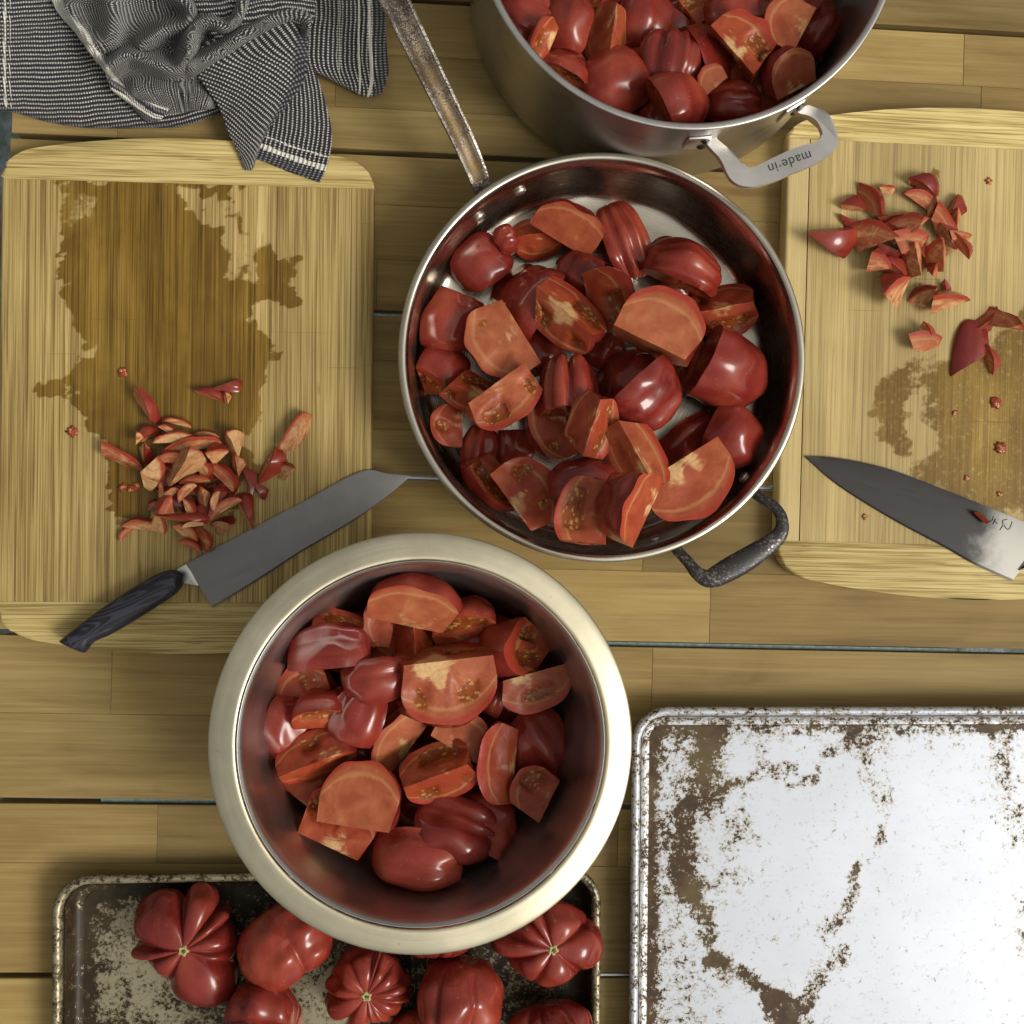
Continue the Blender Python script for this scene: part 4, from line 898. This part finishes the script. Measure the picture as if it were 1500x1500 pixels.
# ---- stock pot
S3 = 2.273
fillers(potc, 0.112, 46, 2, 'in the stock pot', 0.05)
pot_rows = [
 (370, 230, 150, 90, -25, 'f', dict(locamt=1.1)), (690, 380, 110, 80, 10, 's'), (820, 20, 130, 110, 40, 'f'), (1230, 50, 220, 165, 70, 't'), (1210, 170, 180, 130, 60, 's'), (1040, 290, 220, 160, -40, 'f', dict(locamt=.4)),
 (395, 60, 200, 155, 82, 's', dict(depth=.1)), (660, 50, 210, 190, 80, 's', dict(depth=.14, nl=8, w=100)), (970, 25, 220, 150, 5, 's', dict(depth=.05)), (530, 110, 205, 150, 82, 'r', dict(locamt=.2, pale=.5, lm='the pale-peaked wedge', label='tomato wedge with a pale glistening peak among the heap in the stock pot')),
 (260, 50, 220, 175, -35, 's', dict(depth=.3, nl=9, w=105)), (292, 135, 170, 80, 70, 'e'), (390, 185, 175, 100, -22, 'D', dict(depth=.05)), (650, 230, 180, 90, -68, 's', dict(depth=.1)), (890, 165, 235, 140, -70, 'D', dict(depth=.1)), (990, 135, 215, 150, -50, 'f', dict(locamt=.9)),
 (735, 190, 210, 205, 80, 's', dict(depth=.34, nl=12, w=110, lm='the deeply ribbed chunk', label='deeply ribbed tomato chunk with violet sheen in the stock pot')), (1110, 75, 170, 140, 60, 'f', dict(pale=.8, locamt=.3)), (545, 272, 240, 215, 30, 's', dict(depth=.05, nl=6, w=110, lm='the large smooth chunk', label='large smooth rounded tomato chunk by the rim of the stock pot')),
 (860, 260, 100, 80, 40, 'f', dict(pale=.9, locamt=0)), (1122, 225, 165, 150, 30, 't', dict(pale=.7, locamt=.4, lm='the square pale-streaked chunk', label='squarish tomato chunk with pale streaked face in the stock pot')), (785, 320, 200, 175, -65, 'D', dict(depth=.1, w=90)), (940, 345, 180, 140, 0, 's', dict(depth=.4, nl=9, w=110, lm='the knobbly lobed chunk', label='knobbly lobed tomato chunk beside the handle side of the pot rim'))]
batch(pot_rows, S3, 660, 0, 0.10, 'in the stock pot', 500, 0.70, (potc, potr-0.008), 'pot tomatoes', 1.06)
# ---- whole ribbed tomatoes on the dark tray
def whole(u, v, rpx, nl, depth, flat, seed, rot, label, stem=True, big=None, amp=0.14):
    rng = np.random.RandomState(seed); V, F = tomato_surface(rng, 144, 60, nl, depth, flat, amp, 0.20, big, 0.78, 0.38 if stem else 0.9)
    p = P(u, v, 0.045); m = MPP(p); V = V@np.array(Euler((math.pi/2, 0, 0)).to_matrix()).T
    t = empty('whole_tomato', (p.x, p.y, 0)); tag(t, label, 'tomato')
    Mx = np.array(Euler(tuple(R(a) for a in rot)).to_matrix()); V = V@Mx.T; V *= rpx*m
    lo = V[:, 2].min(); V[:, 2] -= lo
    me = bpy.data.meshes.new('tomato_body'); me.from_pydata(V.tolist(), [], F); me.update(); b = link('tomato_body', me, SKIN, t)
    bm = bmesh.new(); bm.from_mesh(me); bmesh.ops.recalc_face_normals(bm, faces=bm.faces[:]); bm.to_mesh(me); bm.free()
    t.location.z = 0.0013
    if stem:
        top = V[-2]; bm = bmesh.new(); n = 20; r0 = 0.0036; rg = []
        for rr_, z in ((1.25, -0.0008), (1.0, 0.0016), (0.62, 0.0022), (0.5, 0.0012)):
            rg.append([bm.verts.new((r0*rr_*(1+0.22*math.cos(5*2*math.pi*k/n+seed))*math.cos(2*math.pi*k/n), r0*rr_*(1+0.22*math.cos(5*2*math.pi*k/n+seed))*math.sin(2*math.pi*k/n), z)) for k in range(n)])
        for a, b_ in zip(rg[:-1], rg[1:]):
            for k in range(n): bm.faces.new((a[k], a[(k+1) % n], b_[(k+1) % n], b_[k]))
        bm.faces.new(rg[-1])
        s = from_bm('stem_scar', bm, STEMM, t); s.location = (top[0], top[1], top[2]); s.rotation_euler = tuple(R(a) for a in rot)
        pit = from_bm('stem_pit', lathe_bm([(0, 0.0018), (0.0009, 0.0017), (0.0016, 0.0009), (0, 0.0006)], 12), GREEN, s)
    return t
whole(270, 1390, 78, 8, 0.60, 0.66, 21, (0, 0, 20), 'tall deeply lobed tomato with stem scar upward, beside the bare end of the dark tray', big=(0.2, .22), amp=.26)
whole(416, 1390, 72, 4, 0.27, 0.86, 22, (78, 0, 35), 'smooth tomato on its side with one deep crease, between two lobed tomatoes', stem=False)
whole(539, 1456, 64, 13, 0.38, 0.68, 23, (8, -4, 0), 'tomato with many fine ribs around a stem scar, below the bowl lip')
whole(640, 1372, 56, 8, 0.2, 0.8, 24, (70, 0, 0), 'tomato almost hidden under the mixing bowl lip', stem=False)
whole(673, 1466, 68, 5, 0.25, 0.92, 25, (84, 0, -6), 'upright-creased tomato on its side between the stem-scarred ones', stem=False)
whole(806, 1390, 76, 7, 0.56, 0.66, 26, (4, 4, 70), 'four-lobed tomato with stem scar by the edge of the dark tray', amp=.24)
whole(385, 1512, 72, 6, 0.36, 0.8, 27, (80, 0, 90), 'two-lobed tomato cut off by the picture edge below the creased one', stem=False)
whole(802, 1526, 62, 7, 0.3, 0.8, 28, (75, 0, 10), 'tomato partly out of view below the four-lobed one', stem=False)
whole(612, 1532, 46, 8, 0.2, 0.85, 29, (70, 0, 20), 'small tomato barely in view between larger ones on the tray', stem=False)

# ------------------------------------------------------------------ trimmings on the boards
def scraps(rows, scale, ox, oy, where, seed0, grp, smul=1.1, fc=0.5):
    for i, r_ in enumerate(rows):
        x, y, L_, W_, yaw, typ = r_[:6]; kw = dict(r_[6]) if len(r_) > 6 else {}
        lab = kw.pop('label', None); kw.setdefault('pale', 0.85); kw.setdefault('w', 38 if typ == 't' else 64); sg = 1 if i % 2 else -1
        kw.setdefault('ends', [((0, 0, .45), (0.1*sg, -.12, -1))] if typ == 't' else [((0, .12*(i % 3), 0), (0.75*sg, -1, 0.35)), ((0, 0, .35), (0, .3, -1))])
        n = {'s': 'red-skinned tomato trimming '+where, 'r': 'ridge-up tomato trimming '+where, 'f': 'pale flat-faced tomato trimming '+where, 'D': 'chunky tomato trimming '+where, 'e': 'tomato sliver showing skin and flesh '+where, 't': 'thin pale tomato sliver '+where}[typ]
        put_piece('tomato_scrap', ox+x/scale, oy+y/scale, L_/scale*smul, W_/scale*smul*1.15, yaw, typ, seed0+i, 0.024, lab or n, None if lab else grp+': '+n[:44], cat='tomato scrap', q=0.72, res=.5, rings=4, locamt=0, depth=.06, zmul=kw.pop('zmul', 0.8), flatcore=fc+0.45*((i*37) % 10)/10, **kw)
S4 = 4.545
left_rows = [
 (450, 560, 260, 110, 15, 's'), (520, 850, 260, 130, -10, 's'), (680, 900, 230, 110, 30, 'D'), (700, 600, 220, 110, -20, 's'), (420, 690, 180, 110, 60, 's'), (600, 760, 220, 100, 10, 'D'), (850, 720, 180, 110, -20, 's'), (560, 650, 240, 120, 8, 's'), (780, 820, 180, 90, 50, 'D'), (520, 430, 220, 70, 5, 's'),
 (345, 200, 260, 85, -62, 'e', dict(label='lone tomato sliver with pale tip above the scrap pile')), (545, 305, 180, 45, -10, 't'), (480, 350, 120, 55, -25, 't'), (350, 400, 130, 105, 70, 's'), (335, 520, 130, 70, -80, 'e'), (275, 418, 75, 50, 40, 'f'),
 (175, 545, 290, 90, -22, 'f', dict(label='long pinkish tomato strip jutting out of the scrap pile')), (520, 410, 270, 80, 6, 't'), (735, 385, 160, 40, -4, 't'), (620, 460, 380, 85, 14, 't'), (510, 545, 200, 80, 5, 't'), (570, 600, 300, 150, 22, 'f'), (720, 620, 110, 100, -60, 't'), (650, 690, 190, 50, 8, 't'),
 (390, 660, 130, 170, -50, 'f'), (437, 790, 200, 45, -85, 't'), (840, 650, 240, 90, -38, 't'), (910, 450, 170, 110, 70, 'f'), (800, 500, 130, 110, 30, 'e'), (920, 590, 110, 100, 50, 'f'),
 (1150, 600, 240, 130, 28, 's', dict(label='dark red curled tomato trimming at the knife side of the scrap pile')), (1240, 620, 130, 90, 40, 'e'), (1005, 700, 140, 110, 70, 's'), (1080, 765, 120, 80, -20, 's'), (985, 900, 220, 110, 86, 's', dict(label='rounded red tomato strip beside the knife blade')),
 (490, 780, 130, 60, 40, 't'), (590, 770, 150, 60, 50, 't'), (705, 810, 110, 90, 60, 'f'), (790, 840, 130, 45, 82, 't', dict(pale=1.0)), (850, 880, 240, 60, 36, 't'), (460, 860, 120, 100, 80, 'e'), (625, 890, 170, 70, -70, 't'), (390, 860, 100, 60, 20, 't'), (560, 960, 330, 70, 5, 's'), (640, 985, 140, 45, 12, 't'),
 (310, 990, 270, 75, -4, 't'), (195, 1045, 130, 45, 45, 't', dict(label='pale tip of tomato lying outermost below the scrap pile')), (450, 980, 130, 70, -35, 'e'), (585, 1045, 190, 80, -35, 't'), (715, 1085, 170, 80, -72, 'f'), (630, 1120, 150, 55, -20, 't'), (820, 990, 160, 90, 35, 'e'),
 (1340, 380, 270, 125, 70, 'f', dict(label='single orange tomato sliver lying apart on the dry side of the board')), (760, 135, 170, 95, 12, 's', dict(label='glossy crimson tomato scrap on the soaked board centre')), (875, 60, 170, 80, -12, 's', dict(label='purplish tomato skin flap on the soaked board centre')), (865, 150, 70, 50, 60, 'f')]
scraps(left_rows, S4, 140, 550, 'in the pile on the soaked board', 1200, 'scraps on the soaked board')
S5 = 4.6875
right_rows = [
 (215, 470, 265, 190, -35, 's', dict(label='broad fan-shaped tomato trimming set apart from the cluster')), (345, 290, 130, 110, 40, 's'), (305, 375, 90, 80, -70, 's'), (465, 235, 160, 150, -10, 'D'), (560, 175, 90, 50, 15, 'f', dict(pale=1)), (460, 450, 210, 160, 20, 'e'),
 (640, 350, 170, 150, -40, 's'), (590, 470, 150, 120, 30, 's'), (600, 560, 150, 120, -60, 's'), (700, 400, 220, 110, 35, 'e'), (715, 535, 200, 140, 20, 'f'), (760, 645, 180, 95, 82, 'f'), (535, 655, 140, 120, -10, 'e'), (650, 700, 160, 120, 10, 's', dict(pale=1)), (620, 830, 200, 160, 55, 'e'),
 (830, 150, 180, 120, 15, 's'), (800, 225, 200, 80, -25, 't', dict(pale=1)), (870, 290, 100, 80, -60, 's'), (1020, 300, 160, 110, 20, 's'), (1030, 370, 90, 60, 60, 'f'), (950, 410, 200, 140, -35, 'f'), (985, 500, 150, 100, -15, 's'), (1060, 500, 130, 60, 5, 'f', dict(pale=1)), (1085, 560, 140, 90, -20, 's'),
 (880, 580, 170, 120, -50, 's'), (930, 620, 150, 130, 60, 'f', dict(pale=1)), (915, 705, 90, 70, 80, 'e'), (820, 890, 130, 100, 70, 'e', dict(label='small tomato trimming with a greenish core below the cluster')), (1010, 920, 240, 100, 12, 'e', dict(label='bow-shaped tomato trimming with a white nick below the cluster')), (955, 860, 80, 70, -40, 's'),
 (820, 1215, 190, 100, 12, 'f', dict(label='tomato trimming with a cream streak lying alone mid board')), (835, 1150, 90, 70, -20, 's'), (1210, 1070, 200, 140, 0, 's', dict(w=90, zmul=.5, label='wide red tomato flap above the big teardrop trimming')), (1400, 1060, 200, 100, -20, 'e', dict(label='pointed tomato trimming reaching the picture edge')),
 (1140, 1270, 330, 165, 80, 's', dict(ends=[((0, -.3, 0), (.35, -1, 0)), ((0, 0, .4), (0, .25, -1))], w=110, zmul=.5, label='large teardrop-shaped tomato trimming on the pale board')), (1270, 1340, 150, 90, -40, 's', dict(label='short tomato flap joined against the teardrop trimming'))]
scraps(right_rows, S5, 1180, 240, 'in the cluster on the pale board', 1400, 'scraps on the pale board', 1.25, 0.35)
put_piece('tomato_scrap', 1437, 757, 26, 8, -42, 'e', 1500, 0.024, 'thin red tomato shred stuck to the dark knife blade', None, cat='tomato scrap', q=.9, res=.4, rings=3, locamt=0)
bpy.data.objects['tomato_scrap'].name = 'tomato_scrap'
sh = [o for o in bpy.data.objects if o.get('label', '').startswith('thin red tomato shred')][0]; sh.location.z = BT+0.0034
# small seeds and pulp drops
def drop(u, v, rpx, label, seed, grp=None):
    r_ = random.Random(seed); p = P(u, v, BT); bm = bmesh.new(); bmesh.ops.create_icosphere(bm, subdivisions=3, radius=rpx*MPP(p))
    for vv in bm.verts:
        n = math.sin(vv.co.x*1400+seed)*math.sin(vv.co.y*1700+seed*2); vv.co *= 1+0.35*n; vv.co.z *= 0.25
    t = empty('pulp_drop', (p.x, p.y, BT)); tag(t, label, 'tomato pulp', grp)
    o = from_bm('pulp', bm, GELM, t); o.location.z = rpx*MPP(p)*0.2
    for k in range(2):
        bm = bmesh.new(); bmesh.ops.create_icosphere(bm, subdivisions=2, radius=0.0011)
        for vv in bm.verts: vv.co.x *= 1.5; vv.co.z *= 0.5
        s = from_bm('seed', bm, SEEDM, t); s.location = (r_.uniform(-.4, .4)*rpx*MPP(p), r_.uniform(-.4, .4)*rpx*MPP(p), rpx*MPP(p)*0.36); s.rotation_euler = (0, 0, r_.uniform(0, 3))
drop(106, 632, 8, 'single seedy pulp drop on the dry left part of the soaked board', 1); drop(180, 545, 7, 'tiny red pulp fleck on the wet patch of the soaked board', 2)
for i, (u, v) in enumerate(((180, 714), (192, 716), (200, 712))): drop(u, v, 6, 'small seed clump at the lower left of the pale scrap pile', 3+i, 'seed clumps by the scrap pile')
drop(1448, 266, 5, 'small brown-red pulp spot trailing juice on the pale board', 8)
for i, (u, v, r_) in enumerate(((1458, 590, 8), (1465, 656, 8))): drop(u, v, r_, 'pinkish tomato crumb above the dark knife on the pale board', 9+i, 'crumbs above the dark knife')
for i, (u, v) in enumerate(((1398, 605), (1416, 700), (1464, 724), (1267, 757))): drop(u, v, 4, 'tiny red pulp speck near the dark knife on the pale board', 12+i, 'specks near the dark knife')
# green leaf bit
o = from_bm('leaf_bit', plate_bm([(0, 0), (0.002, 0.001), (0.004, 0.004), (0.0045, 0.009), (0.002, 0.006), (0.0005, 0.003)], 0, 0.0006, 0.0001, 1), GREEN); 
q = P(653, 573, 0.034); o.location = q; o.rotation_euler = (0.2, 0.3, 0.6); tag(o, 'tiny dark green leaf bit stuck to a wedge in the saute pan', 'leaf')

# ------------------------------------------------------------------ towel
tw_V = []; tw_F = []; tw_uv = []; tw_band = []; tw_hem = []
def net(ctrl, nu, nv):
    """ctrl: rows of (u px, v px, z); rows are interpolated smoothly both ways"""
    rows = [cr(r_, 12) for r_ in ctrl]; n = nu
    def res(c, n):
        c = np.array(c); L = np.r_[0, np.cumsum(np.linalg.norm(np.diff(c[:, :2], axis=0), axis=1))]; return np.stack([np.interp(np.linspace(0, L[-1], n), L, c[:, k]) for k in range(3)], 1)
    rows = [res(r_, nu) for r_ in rows]; G = np.zeros((nu, nv, 3))
    for i in range(nu): G[i] = res(cr([r_[i] for r_ in rows], 12), nv)
    return G
def patch(ctrl, nu, nv, zfun=None, uvfun=None, swap=False, bandfun=None, hemfun=None, rot=None):
    G = net(ctrl, nu, nv)
    if zfun is not None: G[:, :, 2] += zfun(G[:, :, 0], G[:, :, 1], *np.meshgrid(np.linspace(0, 1, nu), np.linspace(0, 1, nv), indexing='ij'))
    W3 = np.array([[P(*G[i, j]) for j in range(nv)] for i in range(nu)])
    du = np.linalg.norm(np.diff(W3, axis=0), axis=2); dv = np.linalg.norm(np.diff(W3, axis=1), axis=2)
    U = np.vstack([np.zeros((1, nv)), np.cumsum(du, 0)]); V_ = np.hstack([np.zeros((nu, 1)), np.cumsum(dv, 1)])
    U = 0.5*U+0.5*U[:, nv//2][:, None]; V_ = 0.5*V_+0.5*V_[nu//2][None, :]
    if swap: U, V_ = V_, U
    if rot: 
        c, s = math.cos(rot), math.sin(rot); U, V_ = U*c-V_*s, U*s+V_*c
    base = len(tw_V); S_, T_ = np.meshgrid(np.linspace(0, 1, nu), np.linspace(0, 1, nv), indexing='ij')
    band = bandfun(S_, T_) if bandfun else np.zeros_like(S_); hem = hemfun(S_, T_) if hemfun else np.zeros_like(S_)
    tw_V.extend(W3.reshape(-1, 3).tolist()); tw_uv.extend(zip(U.ravel(), V_.ravel())); tw_band.extend(band.ravel()); tw_hem.extend(hem.ravel())
    for i in range(nu-1):
        for j in range(nv-1): tw_F.append((base+i*nv+j, base+(i+1)*nv+j, base+(i+1)*nv+j+1, base+i*nv+j+1))
def bump1(x, c, w_): return np.exp(-((x-c)/w_)**2)
def wr(seed, sc, amp): return lambda u, v, s, t: amp*(fbm(u/sc, v/sc, seed, 3)-0.5)
# broad base layer at the left
patch([[(-60, -80, .006), (60, -80, .010), (180, -80, .012), (330, -80, .012)], [(-60, 40, .006), (60, 40, .012), (180, 40, .010), (330, 40, .012)], [(-60, 120, .005), (60, 125, .008), (180, 130, .006), (330, 130, .010)], [(-60, 158, .0035), (0, 160, .0035), (70, 178, .004), (130, 187, .0035), (215, 187, .004), (270, 184, .0035), (340, 160, .006)]],
      110, 80, wr(3, 70, .010), bandfun=lambda s, t: np.clip(bump1(s, 0.172, .006)+0.8*bump1(s, 0.195, .004), 0, 1), hemfun=lambda s, t: sstep(t, .97, .985), rot=0.12)
# crumpled middle, ridged along the folds seen in the photograph
RID = [([(158, 98), (188, 80), (224, 92), (256, 102), (276, 80), (280, 44), (304, 30), (332, 38), (352, 16), (362, -40)], 13, .022), ([(208, 66), (240, 44), (272, 34), (278, 10), (256, -10), (240, -50)], 12, .018), ([(135, 70), (160, 60), (165, 20), (150, -40)], 20, .014),
       ([(280, 96), (312, 80), (360, 48), (420, 20), (448, 26), (456, 44)], 15, .018), ([(200, 130), (250, 135), (300, 150)], 16, .008), ([(100, 10), (130, 60), (160, 100)], 10, .010)]
def ridz(u, v, s, t):
    z = 0.006*(fbm(u/70, v/70, 7, 2)-0.4)
    h = np.zeros_like(u)
    for pts, w_, a in RID: h = np.maximum(h, 1.7*a*np.exp(-(dist_line(u, v, [tuple(q) for q in cr(pts, 5)])/(w_*0.92))**2)+0.25*h)
    return z+h
patch([[(72, -80, .018), (180, -80, .022), (300, -80, .022), (450, -80, .020)], [(76, 0, .016), (180, 0, .020), (300, 0, .020), (455, 10, .020)], [(112, 48, .014), (200, 48, .018), (300, 50, .018), (452, 48, .020)], [(136, 82, .013), (210, 90, .016), (300, 95, .016), (430, 80, .018)], [(160, 110, .014), (220, 125, .014), (300, 125, .014), (395, 118, .016)], [(205, 160, .012), (240, 168, .010), (290, 160, .010), (345, 158, .012)]],
      170, 130, ridz, swap=True, bandfun=lambda s, t: 1.2*bump1(s, 0.018, .028)*sstep(.95-t, 0, .05)+0*s, hemfun=lambda s, t: 0.0*s, rot=0.25)
# rolled hem with the white band
patch([[(154, 104, .018), (180, 122, .016), (215, 145, .014), (248, 158, .012)], [(160, 122, .024), (182, 134, .022), (215, 155, .019), (244, 165, .015)], [(166, 132, .020), (186, 146, .018), (214, 166, .014), (238, 172, .011)], [(184, 142, .010), (198, 160, .008), (215, 178, .006), (228, 178, .006)]], 50, 26, wr(9, 20, .003), bandfun=lambda s, t: np.clip(1.2*bump1(t, 0.10, .13)+1.2*bump1(t, 0.58, .12), 0, 1), hemfun=lambda s, t: sstep(t, .66, .7)+sstep(.42-t, 0, .05)*sstep(t, .2, .25))
# under panel of the hanging corner, white band over its hem
patch([[(385, 70, .020), (420, 80, .021), (455, 90, .021)], [(385, 130, .021), (430, 135, .0215), (474, 140, .020)], [(380, 180, .021), (430, 190, .0215), (486, 195, .020)], [(372, 214, .021), (425, 232, .0205), (480, 240, .0195)], [(366, 228, .0205), (420, 250, .020), (468, 267, .0190)]], 60, 90, wr(13, 40, .005), swap=True,
      bandfun=lambda s, t: np.clip(1.2*bump1(t, 0.88, .022)+0.9*bump1(t, 0.79, .009), 0, 1), hemfun=lambda s, t: sstep(t, .915, .93))
# tongue folded over it
patch([[(300, 62, .030), (360, 44, .036), (430, 30, .036), (452, 44, .030)], [(284, 96, .026), (330, 88, .033), (400, 78, .034), (450, 92, .026)], [(302, 128, .024), (345, 122, .031), (400, 112, .031), (446, 118, .0245)], [(322, 158, .024), (352, 158, .029), (390, 155, .029), (424, 150, .0240)], [(336, 196, .024), (354, 196, .027), (374, 196, .027), (396, 186, .0235)], [(352, 226, .022), (360, 228, .0245), (370, 226, .0245), (380, 214, .0225)], [(358, 248, .0200), (363, 249, .0215), (367, 249, .0215), (370, 244, .0205)]],
      80, 110, wr(17, 45, .006), swap=True, hemfun=lambda s, t: np.clip(sstep(s, .86, .89), 0, 1), rot=-0.75)
# ridge over the tongue's root
patch([[(270, -30, .040), (340, -30, .042), (420, -40, .044), (470, -40, .040)], [(285, 5, .040), (345, 5, .046), (410, -2, .048), (462, 10, .044)], [(300, 34, .036), (350, 28, .044), (410, 16, .046), (458, 34, .040)], [(318, 58, .030), (360, 44, .037), (414, 26, .038), (450, 46, .034)]], 60, 40, wr(21, 30, .008), swap=False)
# right flap with pale edge stripes
patch([[(430, -80, .030), (470, -80, .024), (510, -80, .016), (570, -80, .010)], [(448, 0, .030), (470, 0, .028), (510, 0, .018), (565, 0, .010)], [(446, 50, .026), (474, 55, .026), (512, 60, .018), (566, 65, .009)], [(446, 92, .022), (480, 102, .020), (520, 112, .014), (569, 105, .007)], [(462, 104, .016), (498, 120, .014), (532, 134, .010), (562, 130, .005)], [(470, 108, .010), (504, 126, .008), (536, 141, .005), (556, 138, .004)]], 70, 90, wr(25, 40, .006), swap=True,
      bandfun=lambda s, t: np.clip(1.2*bump1(s, 0.80, .022)+bump1(s, 0.66, .013)+0.7*bump1(s, .42, .009), 0, 1), hemfun=lambda s, t: sstep(s, .85, .87))
me = bpy.data.meshes.new('towel'); me.from_pydata(tw_V, [], tw_F); me.update()
uvl = me.uv_layers.new(name='weave'); li = np.empty(len(me.loops), int); me.loops.foreach_get('vertex_index', li)
uvl.data.foreach_set('uv', np.array(tw_uv)[li].ravel().astype(np.float32))
for nm, arr in (('band', tw_band), ('hem', tw_hem)):
    at = me.attributes.new(nm, 'FLOAT', 'POINT'); at.data.foreach_set('value', np.array(arr, np.float32))
tw = link('towel', me, TOWEL); so = tw.modifiers.new('thickness', 'SOLIDIFY'); so.thickness = 0.0022; so.offset = 0
tag(tw, 'crumpled charcoal kitchen towel with fine white stripes and white hem bands', 'towel')
